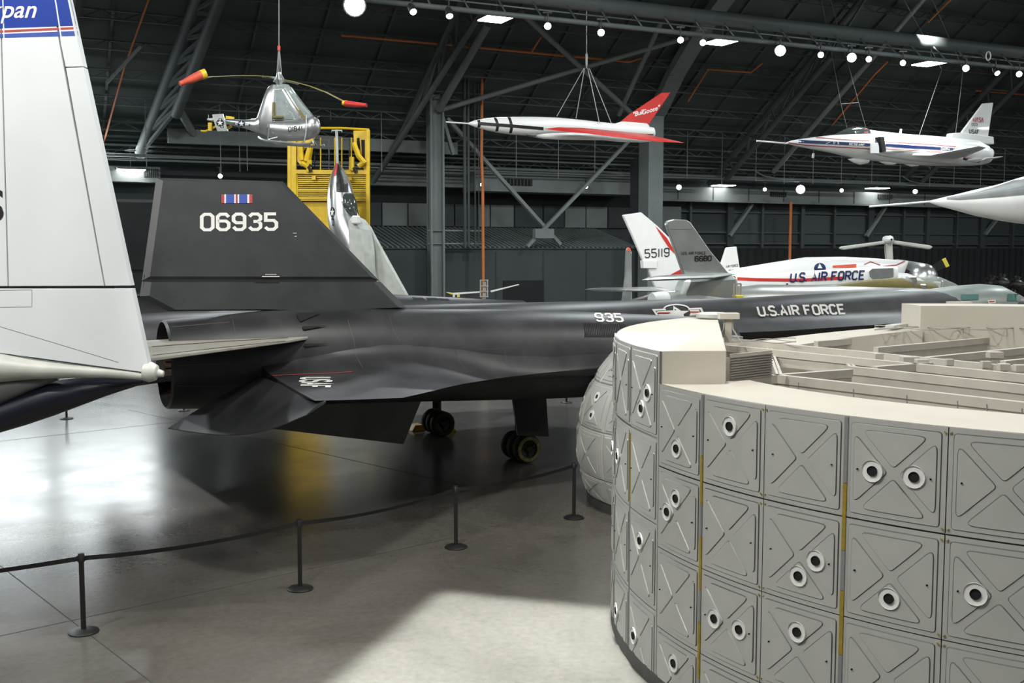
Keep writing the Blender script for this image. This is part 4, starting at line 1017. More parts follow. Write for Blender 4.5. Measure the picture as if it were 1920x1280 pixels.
# domed shell behind it
SC = V((0, 0, 0)); sc = at_y(1318, 826, 20.3); SR = sc.y and 2.42
dome = thing('rocket_dome', V((sc.x, sc.y, 0)), 'grey domed shell of cross-ribbed panels, half hidden behind the big ring', 'rocket section')
def S(lon, lat, r): a, b = R(lon), R(lat); return sc + V((math.cos(b)*math.cos(a)*r, math.cos(b)*math.sin(a)*r, math.sin(b)*r*1.0))
def smesh(polys, r0, r1, name, m, parent):
    mb = MB()
    for poly in polys:
        n = len(poly); dense = []
        for i in range(n):
            a, b = poly[i], poly[(i + 1) % n]
            for k in range(3): dense.append((a[0] + (b[0] - a[0])*k/3, a[1] + (b[1] - a[1])*k/3))
        c = (sum(p[0] for p in dense)/len(dense), sum(p[1] for p in dense)/len(dense)); n = len(dense); k = .965
        ins = [(c[0] + (p[0] - c[0])*k, c[1] + (p[1] - c[1])*k) for p in dense]; mid = [(c[0] + (p[0] - c[0])*.5, c[1] + (p[1] - c[1])*.5) for p in dense]
        vs_ = [S(*p, r0) for p in dense] + [S(*p, r1) for p in ins] + [S(*p, r1) for p in mid] + [S(*c, r1)]
        fs = [(i, (i + 1) % n, n + (i + 1) % n, n + i) for i in range(n)] + [(n + i, n + (i + 1) % n, 2*n + (i + 1) % n, 2*n + i) for i in range(n)] + [(2*n + i, 2*n + (i + 1) % n, 3*n) for i in range(n)]
        mb.add(vs_, fs)
    return mb.build(name, m, parent)
rings = []
latb = math.degrees(math.asin(max(-.99, (.17 - sc.z)/SR)))
for k in range(33):
    lat = latb + (57 - latb)*k/32; rings.append([S(-226 + 124*j/48, lat, SR - .03) for j in range(49)] + [S(-226 + 124*j/48, lat, SR - .10) for j in range(48, -1, -1)])
MB().loft(rings).build('shell', 'drum_grey', dome, smooth=True)
LR = [(latb, -12.5), (-12.5, 8.5), (8.5, 29.5), (29.5, 56.5)]
LAB = -180 + 8
for ri, (l0, l1) in enumerate(LR):
    step = 24 if ri < 3 else 30
    for ci in range(-2, 5):
        o0 = -196 + step*ci + .25; o1 = o0 + step - .5
        if o0 < -226 or o1 > -100: continue
        pan = smesh([[(o0, l0 + .2), (o1, l0 + .2), (o1, l1 - .2), (o0, l1 - .2)]], SR - .02, SR, 'panel', 'drum_panel', dome)
        cx, cy = (o0 + o1)/2, (l0 + l1)/2; w2, h2 = (o1 - o0)/2, (l1 - l0)/2
        def q(x, z): return (cx + x*w2, cy + z*h2)
        rim_ = smesh([[q(-.9, -.88), q(.9, -.88), q(.9, .88), q(-.9, .88)]], SR, SR + .010, 'plate', 'drum_panel', pan)
        smesh([[q(-.58, .72), q(0, .13), q(.58, .72)], [q(-.58, -.72), q(.58, -.72), q(0, -.13)], [q(-.76, .56), q(-.76, -.56), q(-.15, 0)], [q(.76, .56), q(.15, 0), q(.76, -.56)]], SR + .010, SR + .020, 'rib_field', 'drum_panel', pan)
        for fx, fz in {(0, 1): [(0, -.4)], (1, 2): [(.0, .4), (0, -.4)], (0, 2): [(.4, 0)]}.get((ci, ri), []):
            for rr_, m_, of in ((.095, 'port_white', .024), (.042, 'dark_hole', .03)):
                c = q(fx, fz); ctr = S(*c, SR + of); nn = (ctr - sc).normalized(); MB().lathe(ctr, nn, [(-.02, rr_), (0, rr_), (.001, .001)], 20).build('port_ring' if rr_ > .05 else 'port', m_, pan)
rb_ = SR*math.cos(R(latb)); mb = MB()
mb.loft([[V((sc.x, sc.y, 0)) + V((math.cos(R(a_))*r_, math.sin(R(a_))*r_, h_)) for r_, h_ in ((rb_ + .02, 0), (rb_ + .03, .17), (rb_ - .12, .17), (rb_ - .12, 0))] for a_ in range(-226, -101, 4)]).build('base_skirt', 'skirt', dome)

# ================================================================== generic helpers for the other aircraft
def plate(name, pl, poly, m, parent, th=.08, off=0, n=None, bevel=0, **k):
    mb = MB(); mb.prism([pl.pt(x, y, off) for x, y in poly], (n or pl.n)*th); return mb.build(name, m, parent, bevel=bevel, **k)
def wing3(name, pts, th, m, parent, **k):
    mb = MB(); P_ = [V(p) for p in pts]; c = sum(P_, V((0, 0, 0)))/len(P_); nn = (P_[1] - P_[0]).cross(P_[2] - P_[1]).normalized(); n = len(P_)
    for sg in (1, -1):
        inn = [c + (p - c)*.75 + nn*sg*th/2 for p in P_]; b0 = len(mb.v); mb.v += [p + nn*sg*.004 for p in P_] + inn
        mb.f += [(b0 + i, b0 + (i + 1) % n, b0 + n + (i + 1) % n, b0 + n + i) for i in range(n)] + [tuple(b0 + n + i for i in range(n))]
    return mb.build(name, m, parent, **k)
def tubes(name, pl, lines, r, m, parent, off=0, n=6):
    mb = MB()
    for l in lines: mb.tube([pl.pt(p[0], p[1], p[2] if len(p) > 2 else off) for p in l], r, n)
    return mb.build(name, m, parent, smooth=True)
def cables(pl, parent, pts, topz=15.5):
    for a, b in pts:
        MB().tube([pl.pt(*a), pl.pt(*b)], .018, 5).build('cable', 'steel_cable', parent)

# ------------------------------------------------------------------ hanging missile, white and red
PM = Plane(1060, 43, 12)
ms = thing('cruise_missile', PM.pt(1060, 243), 'white cruise missile with red wing and fin and black nose rings, hanging from cables', 'missile')
st = [(878, 230.2, 233.2), (884, 227.5, 235.5), (890, 225.5, 238), (898, 224, 240.5), (915, 221.5, 245), (932, 220.2, 248.5), (955, 219.2, 252), (985, 218.8, 254), (1010, 219, 254), (1040, 220, 252), (1080, 223.5, 250), (1120, 228, 252), (1160, 232, 254), (1200, 234.5, 256), (1225, 239, 257), (1227, 243, 256)]
mb = MB(); mb.loft(body(st, PM)); msf = mb.build('fuselage', 'white_paint', ms, smooth=True)
st = [(990, 246, 254), (1000, 246, 257), (1020, 246, 260.5), (1050, 246, 262), (1090, 246, 262.5), (1130, 246, 263), (1160, 248, 266), (1200, 250, 267.2), (1222, 252, 265.5), (1226, 254, 263)]
duct_ = MB().loft(body(st, PM, ratio=1.1)).build('air_duct', 'white_paint', ms, smooth=True)
MB().loft(body([(988, 250, 254, 2.0), (996, 249.5, 257, 2.0), (1004, 249.5, 256.5, 1.4)], PM, off=.12)).build('intake_mouth', 'mid_grey', ms, smooth=True)
tubes('nose_probe', PM, [[(836, 228.5), (850, 229.5), (880, 231.7)]], .028, 'white_paint', ms)
sb = [PM.pt(x, y) for x, y in ((1150, 236), (1185, 227), (1216, 233), (1222, 247), (1160, 246))]
plate('fin_root', PM, [(1145, 234), (1165, 228), (1213, 232), (1218, 241), (1226, 243), (1228, 252), (1150, 247)], 'white_paint', ms, .35, bevel=.06)
mfin = plate('tail_fin', PM, [(1160, 231), (1180, 214), (1240, 174), (1257, 173.5), (1216, 234), (1185, 232)], 'red_paint', ms, .10, bevel=.02)
decal('fin_tip', [[(1240, 174), (1257, 173.5), (1256, 175.5), (1239, 175.5)]], bvh(mfin), 'white_paint', mfin, .012)
w_ = [PM.pt(1020, 241, .55), PM.pt(1060, 238.5, .62), PM.pt(1130, 243, .6), PM.pt(1225, 254, .5), PM.pt(1284, 267.5, 3.2), PM.pt(1225, 266, 3.0), PM.pt(1120, 254, 1.6)]
w_ = [PM.pt(x, y, o) for x, y, o in ((1020, 241.5, .55), (1048, 238.5, .55), (1090, 239.5, .5), (1150, 245, .5), (1210, 251, .5), (1284, 267.8, 2.7), (1230, 265.2, 2.4), (1170, 258.5, 1.7), (1100, 250, 1.1), (1050, 246, .75))]
wing3('wing', w_, .12, 'red_paint', ms); mr_ = [V(p) - PM.n*0 for p in w_]
def mirror(pts, pl, z0): return [p - pl.n*(2*(p - pl.o).dot(pl.n)) + V((0, 0, .22*(p - pl.o).dot(pl.n))) for p in pts]
wing3('wing', mirror(w_, PM, 0), .12, 'red_paint', ms)
tm_ = bvh(msf, duct_)
for x, w2 in ((900, 2.6), (931, 2.6), (957, 2.6)):
    pts = []
    for s_, e_ in zip(st, st): pass
    yt = 219 if x > 905 else 224; dec = [(x - 3 + 4*math.sin(math.pi*k/12)*(1.0 if x > 905 else .4) + (2 if x > 905 else 0)*(k/12), (224.3 if x == 900 else 221 if x == 931 else 219.8) + ((240 if x == 900 else 248 if x == 931 else 252) - (224.3 if x == 900 else 221 if x == 931 else 219.8))*k/12) for k in range(13)]
    for a, b in zip(dec, dec[1:]): pts.append([(a[0] - w2, a[1]), (a[0] + w2, a[1]), (b[0] + w2, b[1]), (b[0] - w2, b[1])])
    decal('band', pts, tm_, 'marking_black', msf, .01)
decal('band', strip([(900, 231.5), (960, 236), (1019, 241)], 5.6), tm_, 'marking_black', msf, .012)
decal('band', strip([(1188, 250.8), (1225, 252.4)], 2), tm_, 'marking_black', msf, .01)
decal('lettering', font_polys('"Bull', 11.5, 1186, 219.5, shear=.45, rot=.30, bold=.02) + font_polys('Goose"', 11.5, 1203, 215.5, shear=.45, rot=.30, bold=.02), bvh(mfin), 'marking_white', mfin, .012)
decal('lettering', text_polys('N-75', 1190, 227, 1202, 224.5, 4.5, t=.2), bvh(mfin), 'marking_red', mfin, .012)
cables(PM, ms, [((1044, 218, 0), (1095, 128, 0)), ((1080, 222, -.3), (1096, 128, 0)), ((1124, 231, .3), (1102, 128, 0)), ((1147, 233, 0), (1105, 128, 0)), ((1100, 128, 0), (1100, -30, 0))])
MB().lathe(PM.pt(1100, 98), (0, 0, 1), [(-.6, .01), (-.5, .04), (-.1, .05), (0, .01)], 8).build('hoist_hook', 'steel_cable', ms)

# ------------------------------------------------------------------ hanging forward-swept research jet
PX = Plane(1650, 66, 24)
xj = thing('swept_wing_jet', PX.pt(1650, 275), 'white forward-swept-wing research jet with blue and red side stripes, hanging by four cables', 'airplane')
st = [(1475, 266.5, 269), (1485, 263, 272), (1500, 260.5, 275.5), (1530, 256.5, 281), (1560, 253, 287), (1590, 251, 294), (1620, 250.5, 299), (1640, 250.5, 302), (1660, 252, 304), (1700, 256, 308.5), (1740, 260, 311), (1780, 263, 311.5), (1820, 266, 311), (1840, 270, 309.5), (1852, 276, 306), (1856, 283, 300)]
xf = MB().loft(body(st, PX, ratio=.9)).build('fuselage', 'white_paint', xj, smooth=True)
st2 = [(1628, 243, 258, 1.1), (1650, 246, 266, 1.0), (1690, 250.5, 280, .9), (1740, 254, 290, .8), (1790, 257.5, 296, .8), (1830, 262, 300, .8), (1850, 272, 298, .8)]
xs = MB().loft(body(st2, PX)).build('dorsal_spine', 'white_paint', xj, smooth=True)
cs = [(1563, 252.5, 256, 1.2), (1575, 246, 257, .9), (1590, 239.5, 258, .7), (1605, 237.3, 258, .6), (1620, 238, 258, .6), (1633, 243.5, 258, .7)]
canx = MB().loft(body(cs, PX)).build('canopy', 'dark_glass', xj, smooth=True)
decal('canopy_frame', strip([(1597, 239), (1603, 246), (1606, 254)], 2.2) + strip([(1565, 254), (1600, 256), (1633, 255)], 1.5), bvh(canx), 'white_paint', canx, .02)
decal('headrest', [[(1621, 241), (1626, 241), (1628, 249), (1620, 249)]], bvh(canx), 'marking_red', canx, .015)
tubes('nose_probe', PX, [[(1419, 264.2), (1440, 266), (1476, 269)]], .05, 'white_paint', xj)
ix = MB(); q = [PX.pt(x, y, .75) for x, y in ((1645, 257), (1652, 257), (1656, 284), (1648, 286))]; ix.prism(q, PX.n*.5); ix.build('intake_lip', 'dark_hole', xj)
xi = MB().loft(body([(1634, 265, 287, .5), (1650, 262, 292, .7), (1700, 266, 300, .7), (1760, 272, 306, .6), (1800, 276, 308, .5)], PX, off=.55)).build('air_intake', 'white_paint', xj, smooth=True)
plate('intake_splitter', PX, [(1632, 268), (1646, 268), (1648, 287), (1632, 287)], 'white_paint', xj, .05, off=1.0)
for pts in ([(1636, 288, 0), (1646, 300, 0), (1672, 305, 0), (1655, 288, 0)],): pass
MB().loft(body([(1590, 298, 299, 1.3), (1600, 296, 305, .9), (1612, 297, 309, .8), (1628, 299, 306, .7), (1630, 300, 303, .7)], PX)).build('belly_fairing', 'white_paint', xj, smooth=True)
MB().loft(body([(1650, 302, 304, 1.3), (1662, 300, 309, .9), (1675, 302, 309, .8), (1684, 303, 306, .7)], PX)).build('belly_fairing', 'white_paint', xj, smooth=True)
MB().loft(body([(1695, 306, 308, 1.3), (1708, 306, 312.5, .9), (1722, 307, 311, .8)], PX)).build('belly_fairing', 'white_paint', xj, smooth=True)
plate('gear_door', PX, [(1523, 287), (1527, 287.5), (1526, 296), (1522.5, 296)], 'white_paint', xj, .05); plate('antenna', PX, [(1686, 251), (1688, 241.5), (1691, 241.5), (1690, 251)], 'white_paint', xj, .05)
xfin = plate('tail_fin', PX, [(1777, 258), (1790, 249.5), (1801, 249), (1842, 194), (1861, 192.5), (1851, 258), (1850, 262)], 'white_paint', xj, .16, bevel=.03)
plate('rudder_base', PX, [(1780, 250), (1800, 249), (1858, 257), (1859, 271), (1800, 268), (1777, 260)], 'white_paint', xj, .5, bevel=.05)
wn = [PX.pt(x, y, o) for x, y, o in ((1655, 284, .8), (1700, 288, .8), (1762, 298, .9), (1742, 295, 1.6), (1870, 274, 4.2), (1862, 273, 4.4), (1840, 272, 4.2))]
wr = [PX.pt(x, y, o) for x, y, o in ((1700, 290, .7), (1790, 299, .7), (1812, 293, 1.3), (1850, 277, 4.4), (1835, 274, 4.6), (1745, 291, 1.5))]
wing3('wing', wr, .14, 'white_paint', xj); wing3('wing', [p - PX.n*(2*(p - PX.o).dot(PX.n)) for p in wr], .14, 'white_paint', xj)
wing3('strake', [PX.pt(x, y, o) for x, y, o in ((1800, 300, .5), (1882, 293.5, 1.2), (1850, 296.5, 1.0), (1830, 304, .6))], .08, 'white_paint', xj)
wing3('canard', [PX.pt(x, y, o) for x, y, o in ((1650, 284.5, .8), (1690, 284.8, 1.5), (1738, 283.4, 2.6), (1725, 285, 2.6), (1670, 286.5, .9))], .06, 'white_paint', xj)
tx_ = bvh(xf, xs, xi)
for pl__, w__, m__ in (([(1497, 265), (1560, 268), (1631, 271.5)], 5.5, 'dark_blue'), ([(1660, 272), (1720, 276), (1790, 280.5)], 5.2, 'dark_blue'), ([(1530, 258), (1580, 261.5), (1630, 264)], 1.2, 'marking_red'), ([(1656, 265.5), (1720, 269.5), (1792, 275)], 1.2, 'marking_red'),
                       ([(1478, 267.5), (1510, 272), (1560, 275), (1632, 279)], 1.8, 'marking_red'), ([(1660, 279), (1720, 283), (1780, 286)], 1.2, 'marking_red')):
    decal('stripe', strip(pl__, w__), tx_, m__, xf, .02)
decal('lettering', text_polys('X-29', 1562, 269.5, 1572, 270, 4, t=.2) + strip([(1548, 269), (1556, 266.5)], 1) + text_polys('RESEARCH', 1592, 272, 1625, 274, 3.5, t=.18), tx_, 'marking_white', xf, .03)
decal('lettering', text_polys('DARPA', 1764, 281, 1780, 282.5, 4, t=.2) + text_polys('AF', 1787, 282, 1792, 282.6, 3.5, t=.2), tx_, 'marking_white', xf, .03)
tq = bvh(xfin)
decal('lettering', text_polys('NaSa', 1824.5, 228, 1843, 229.5, 8.5, t=.2, upv=(.6, -8.5)), tq, 'marking_red', xfin, .02)
decal('lettering', text_polys('003', 1821.5, 235.5, 1832, 236, 5, t=.16) + text_polys('USAF', 1817, 250, 1835, 251.5, 7.5, t=.2), tq, 'marking_black', xfin, .02); decal('hatch', [[(1812, 255), (1816, 255), (1816, 262), (1812, 262)]], tq, 'mid_grey', xfin, .02)
MB().loft(body([(1846, 273, 300, .95), (1857, 278, 298, .9), (1858, 280, 296, .85)], PX)).build('exhaust_nozzle', 'pale_grey', xj, smooth=True)
decal('stripe', strip([(1788, 293), (1812, 299), (1835, 303), (1844, 296)], 3) , bvh(xf), 'dark_blue', xf, .03); decal('stripe', strip([(1786, 290), (1812, 296), (1836, 300)], 1.2), bvh(xf), 'marking_red', xf, .04)
cables(PX, xj, [((1588, 239, 0), (1577, 195, 0)), ((1577, 195, 0), (1535, -30, 0)), ((1623, 238, 0), (1610, 192, 0)), ((1610, 192, 0), (1552, -20, 0)), ((1724, 252, 0), (1766, 130, 0)), ((1792, 249, 0), (1806, 130, 0)), ((1577, 195, 0), (1610, 192, 0)), ((1766, 130, 0), (1690, -10, 0)), ((1806, 130, 0), (1735, -30, 0))])

# ------------------------------------------------------------------ small silver helicopter
PH = Plane(545, 36, -8)
he = thing('small_helicopter', PH.pt(545, 262), 'tiny silver one-man helicopter numbered 01841 hanging from one cable', 'helicopter')
st = [(503, 224, 254, .6), (508, 223, 258.5, .62), (520, 222.5, 262, .62), (545, 223, 265, .62), (565, 222, 264.5, .65), (578, 219, 262, .7), (588, 217, 258.5, .75), (595, 221, 253.5, .8), (598.5, 227, 249, .8), (599.5, 232, 245, .8)]
hb = MB().loft(body(st, PH)).build('cabin_floor_pod', 'silver', he, smooth=True)
st = [(478, 233, 240, .8), (484, 214, 246, .35), (490, 196, 251, .28), (497, 176, 254, .24), (504, 162, 257, .22), (511, 158, 259, .20), (514, 158, 259.5, .20)]
hr = MB().loft(body(st, PH, sup=.8)).build('rear_fairing', 'silver', he, smooth=True)
st = [(511, 159, 232, .24), (520, 157.5, 232, .25), (532, 157, 231, .27), (541, 158, 230, .28), (552, 171, 229, .34), (565, 188, 227, .42), (578, 205, 225, .6), (588, 218, 224, .8)]
hc = MB().loft(body(st, PH, sup=.75)).build('cabin_glazing', 'glass', he, smooth=True)
th_ = bvh(hc, hr, hb)
decal('door_frame', strip([(513, 168), (530, 167.5)], 2) + strip([(513, 168), (511.5, 223)], 2.6) + strip([(530, 167.5), (548, 197), (566, 223)], 3) + strip([(511, 223.5), (566, 223.5)], 2) + strip([(505, 159), (541, 157.5)], 4) + strip([(541, 159), (560, 185), (586, 217)], 2) + strip([(534, 165), (553, 195), (571, 222)], 1.2), th_, 'silver', hc, .012)
decal('door_panel', [[(532, 170), (535, 168), (575, 222), (569, 224)]], th_, 'olive', hc, .008)
sm = MB()
sm.box(PH.pt(524, 221, 0), .35, .5, .08); sm.box(PH.pt(516, 207, 0), .08, .45, .5); seat_ = sm.build('seat', 'olive', he, bevel=.02)
tubes('control_stick', PH, [[(535, 224), (536, 212), (541, 206)], [(552, 224), (548, 213), (541, 208)], [(528, 216), (533, 213)]], .02, 'silver', he)
MB().loft(body([(389, 222, 226, 1), (400, 221.5, 228, 1), (430, 222.5, 234, 1), (460, 224, 241, .9), (480, 222, 248, .7), (488, 214, 250, .4)], PH)).build('tail_boom', 'silver', he, smooth=True)
tb_ = bvh(*[c for c in he.children if c.name.startswith('tail_boom')])
decal('insignia', disc_polys(453, 232, 7, 6) + [[(439, 230), (469, 232.5), (469, 236), (439, 233)]], tb_, 'dark_blue', he.children[-1], .012); decal('insignia', star_polys(453, 232, 6.2, 5.6) + [[(441, 231), (446, 231.5), (446, 233.2), (441, 232.8)], [(460, 232.5), (467, 233), (467, 235), (460, 234.5)]], tb_, 'marking_white', he.children[-1], .02)
hs = plate('tail_plate', PH, [(398, 214.5), (418, 213), (428, 246), (408, 246.5), (404, 236)], 'silver', he, .05, off=.3, bevel=.01)
ths = bvh(hs)
decal('insignia', disc_polys(413, 230.5, 7.5, 7) + [[(410, 222), (416, 222), (420, 240), (414, 240.5)]], ths, 'marking_black', hs, .01); decal('insignia', star_polys(413, 230.5, 6.3, 6) + [[(411.5, 223), (414.5, 223), (414.5, 225), (412, 225)], [(415, 237), (418, 237), (418.5, 239), (415.5, 239)]], ths, 'marking_white', hs, .018)
mb = MB(); mb.tube([PH.pt(377, 245.5, -.1), PH.pt(385, 246, -.1), PH.pt(400, 240, -.1), PH.pt(418, 227, -.1)], .035, 6); mb.bar(PH.pt(424, 219.5, -.1), PH.pt(439, 222, -.1), .06, .09); mb.bar(PH.pt(394, 230, 0), PH.pt(394, 245, 0), .12, .09); mb.bar(PH.pt(428, 240, -.1), PH.pt(433, 236, -.1), .1, .08); mb.build('tail_rotor', 'yellow_steel', he)
tubes('antenna', PH, [[(391, 222), (391, 215)], [(595, 219), (600, 218)]], .015, 'silver', he)
# skids
tubes('skid', PH, [[(484, 257, .5), (489, 261, .5), (500, 264, .5), (560, 269.5, .5), (580, 270, .5), (587, 266, .5)]], .045, 'silver', he); tubes('skid', PH, [[(512, 266, -.5), (520, 269.5, -.5), (590, 275, -.5), (600, 275.5, -.5), (608, 271.5, -.5)]], .045, 'silver', he)
tubes('skid_strut', PH, [[(505, 233, .35), (502, 262, .5)], [(502, 262, .5), (520, 257, .3)], [(574, 213, .35), (573, 250, .4), (570, 268, .5)], [(586, 252, -.2), (591, 274, -.5)], [(584, 252, -.3), (594, 274, -.5)], [(526, 262, -.3), (527, 271, -.5)]], .022, 'silver', he)
# rotor: hub, blades and covered tips
mb = MB(); mb.lathe(PH.pt(524, 156), (0, 0, 1), [(-.1, .06), (0, .12), (.08, .22), (.12, .1), (.35, .07), (.40, .01)], 14)
for k in range(10):
    t = 2*math.pi*k/10; o = V((math.cos(t)*.2, math.sin(t)*.2, 0)); mb.tube([PH.pt(524, 154) + o, PH.pt(524, 146) + o*.6, PH.pt(523, 138) + o*.3], .018, 5)
mb.build('rotor_hub', 'silver', he, smooth=True)
BW = V((.15, .95, .2)).normalized()
def blade(pts, w2, m, nm, par=None):
    mb = MB(); rg = []
    for (x, y, o), ww in zip(pts, w2):
        c = PH.pt(x, y, o); rg.append([c + BW*ww, c + V((0, 0, .018)), c - BW*ww, c - V((0, 0, .018))])
    return mb.loft(rg).build(nm, m, par or he)
b1 = blade([(520, 148, 0), (505, 143.5, .1), (480, 142, .3), (440, 142, .6), (400, 144, .9), (386, 145.5, 1.0)], [.05, .10, .12, .12, .12, .12], 'blade', 'rotor_blade')
b2 = blade([(530, 149, 0), (550, 153, .1), (580, 161, .2), (612, 173, .3), (640, 187.5, .4), (655, 195, .5)], [.05, .10, .12, .12, .12, .12], 'blade', 'rotor_blade')
tubes('blade_grip', PH, [[(528, 147), (500, 144.5, .1), (492, 143.5, .2)]], .04, 'silver', b1); tubes('blade_grip', PH, [[(528, 150), (548, 154), (560, 157)]], .04, 'silver', b2)
cv = MB(); cv.tube([PH.pt(337, 157, 1.4), PH.pt(345, 154, 1.3), PH.pt(360, 148, 1.2), PH.pt(377, 140.5, 1.0)], [.075, .085, .13, .15], 12); cv = cv.build('tip_cover', 'red_cover', b1, smooth=True)
MB().tube([PH.pt(376, 141, 1.0), PH.pt(386, 138, .9)], [.155, .165], 14).build('cover_end', 'yellow_steel', cv, smooth=True); MB().tube([PH.pt(386, 138, .9), PH.pt(386.6, 137.8, .9)], [.10, .10], 12).build('cover_opening', 'dark_hole', cv)
cv = MB(); cv.tube([PH.pt(648, 194, .5), PH.pt(665, 196, .6), PH.pt(687, 197.5, .8)], [.10, .09, .06], 12); cv = cv.build('tip_cover', 'red_paint', b2, smooth=True)
MB().tube([PH.pt(642, 192.5, .5), PH.pt(650, 194, .5)], [.07, .105], 12).build('cover_end', 'yellow_steel', cv, smooth=True)
decal('lettering', text_polys('01841', 541, 246.5, 566.5, 244.5, 8, t=.19, upv=(0, -8.2)), bvh(hb), 'marking_black', hb, .012)
decal('rivet_line', strip([(508, 229), (560, 230)], 1), bvh(hb), 'mid_grey', hb, .01)
tubes('cable', PH, [[(523, -30), (523, 84)], [(523, 84), (519, 142)], [(523, 84), (528, 142)], [(523, 84), (523, 140)]], .018, 'steel_cable', he)
MB().tube([PH.pt(523, 86), PH.pt(523, 95)], .05, 8).build('shackle', 'red_cover', he)

# ------------------------------------------------------------------ yellow trailer and the tail-sitting jet
PT = Plane(617, 54.5, 0)
yt = thing('erector_trailer', V((PT.pt(617, 400).x, 54.7, 0)), 'bright yellow erected steel trailer frame behind the tail-sitting jet', 'trailer')
plate('frame_post', PT, [(541, 257), (547, 255), (549, 640), (541, 640)], 'yellow_steel', yt, .5, off=-.2); plate('frame_post', PT, [(547, 255), (556, 257), (556, 640), (547, 640)], 'yellow_steel', yt, .25, off=.1)
plate('frame_post', PT, [(688, 241), (693, 243), (693, 640), (687, 640)], 'yellow_steel', yt, .35, off=.1)
plate('lower_panel', PT, [(556, 378), (687, 378), (687, 640), (556, 640)], 'yellow_steel', yt, .12, off=-.2)
tubes('top_rail', PT, [[(560, 240), (640, 240), (692, 243)]], .06, 'yellow_steel', yt)
for poly in ([(556, 248), (592, 250), (589, 262), (583, 300), (566, 312), (556, 300)], [(663, 245), (688, 245), (688, 320), (684, 322), (664, 268)]):
    c = plate('gusset', PT, poly, 'yellow_steel', yt, .15, off=0)
tg = bvh(*[o for o in yt.children if o.name.startswith('gusset')])
for cq in ([(562, 278), (568, 276), (567, 286), (562, 287)], [(566, 290), (574, 276), (577, 278), (570, 292)], [(669, 259), (674, 258), (676, 282), (670, 276)], [(677, 262), (684, 262), (684, 302), (679, 292)]): decal('cutout', [cq], tg, 'dark_hole', yt, .01)
for ram in [[(585, 262, .3), (578, 286, .3), (574, 302, .3)], [(663, 267, .3), (672, 292, .3), (684, 306, .3)], [(660, 294, .3), (659, 320, .3)], [(566, 305, .3), (580, 314, .3)], [(684, 302, .3), (672, 312, .3)], [(562, 262, .3), (566, 300, .3)], [(580, 300, .3), (579, 322, .3)]]: tubes('hydraulic_ram', PT, [ram], .13, 'yellow_steel', yt, n=8)
tubes('hook', PT, [[(583, 308, .35), (579, 314, .35), (583, 322, .35)], [(664, 314, .35), (668, 324, .35)]], .1, 'engine_dark', yt, n=8)
mb = MB()
for y in (262, 275, 289, 303, 316): mb.bar(PT.pt(583, y, -.4), PT.pt(668, y, -.4), .035)
for x in (590, 602, 617, 628, 641, 655): mb.bar(PT.pt(x, 258, -.4), PT.pt(x, 322, -.4), .05)
mb.build('grille', 'engine_dark', yt)
for x in (582, 601, 628, 641, 659): tubes('grille_bar', PT, [[(x, 258, -.35), (x, 322, -.35)]], .035, 'yellow_steel', yt)
# slatted platform
for k in range(14):
    y = 325 + 3.85*k
    mb = MB(); mb.bar(PT.pt(556, y, .1), PT.pt(688, y, .1), .10, .05 if k % 4 else .09); mb.build('slat', 'yellow_steel', yt)
for x in (557, 620, 687): tubes('grille_bar', PT, [[(x, 322, .15), (x, 378, .15)]], .05, 'yellow_steel', yt)
mb = MB(); mb.bar(PT.pt(556, 322, .2), PT.pt(688, 323, .2), .2, .2); mb.build('cross_beam', 'yellow_steel', yt)
plate('bracket', PT, [(585, 330), (592, 330), (592, 337), (585, 337)], 'yellow_steel', yt, .12, off=.25); plate('bracket', PT, [(650, 331), (660, 331), (660, 338), (650, 338)], 'yellow_steel', yt, .12, off=.25)
plate('back_panel', PT, [(556, 322), (687, 322), (687, 378), (556, 378)], 'olive', yt, .05, off=-.5)
# tail-sitting jet, belly to the trailer, nose up
PJ = Plane(660, 52.6, -22)
vj = thing('tail_sitting_jet', V((PJ.pt(670, 500).x, PJ.pt(670, 500).y, 0)), 'silver delta-winged jet standing on its tail, nose up, before the yellow trailer', 'airplane')
def vbody(st, pl, n=24, off=0):      # stations (y, xl, xr, depth ratio)
    rings = []
    for y, xl, xr, k in st:
        a, b = pl.pt(xl, y, off), pl.pt(xr, y, off); c = (a + b)/2; d = (b - a)/2; r = d.length*k
        rings.append([c + d*math.cos(t) + pl.n*(math.sin(t)*r) for t in [2*math.pi*j/n for j in range(n)]])
    return rings
st = [(305, 631.5, 634, 1), (310, 628.5, 638.5, 1), (318, 626, 643.5, 1), (330, 622, 650, 1), (345, 619, 656, 1), (365, 617.5, 661, 1), (385, 617, 664.5, 1), (403, 618, 668, 1), (420, 620, 676, 1.0), (450, 626, 686, .9), (500, 645, 705, .8), (560, 668, 722, .7), (640, 690, 740, .7)]
vf = MB().loft(vbody(st, PJ)).build('fuselage', 'white_paint' if False else 'silver', vj, smooth=True)
tv = bvh(vf)
def region(pts_l, pts_r, step=1):
    out = []
    for (a0, b0), (a1, b1) in zip(zip(pts_l, pts_r), zip(pts_l[1:], pts_r[1:])):
        n = 6
        for k in range(n):
            l = lambda P0, P1, t: (P0[0] + (P1[0] - P0[0])*t, P0[1] + (P1[1] - P0[1])*t)
            out.append([l(a0, b0, k/n), l(a0, b0, (k + 1)/n), l(a1, b1, (k + 1)/n), l(a1, b1, k/n)])
    return out
decal('anti_glare_panel', region([(633, 307), (632, 318), (631, 330), (630, 345), (631, 360)], [(637, 309), (642, 318), (647.5, 330), (652.5, 345), (652, 360)]), tv, 'engine_dark', vf, .02)
decal('stripe', region([(631, 308), (628, 318), (626, 330)], [(633.5, 308), (632, 318), (630, 330)]), tv, 'red_paint', vf, .03)
decal('nose_window', [[(632, 342), (651, 344), (652, 351), (632, 350)]], tv, 'dark_glass', vf, .04)
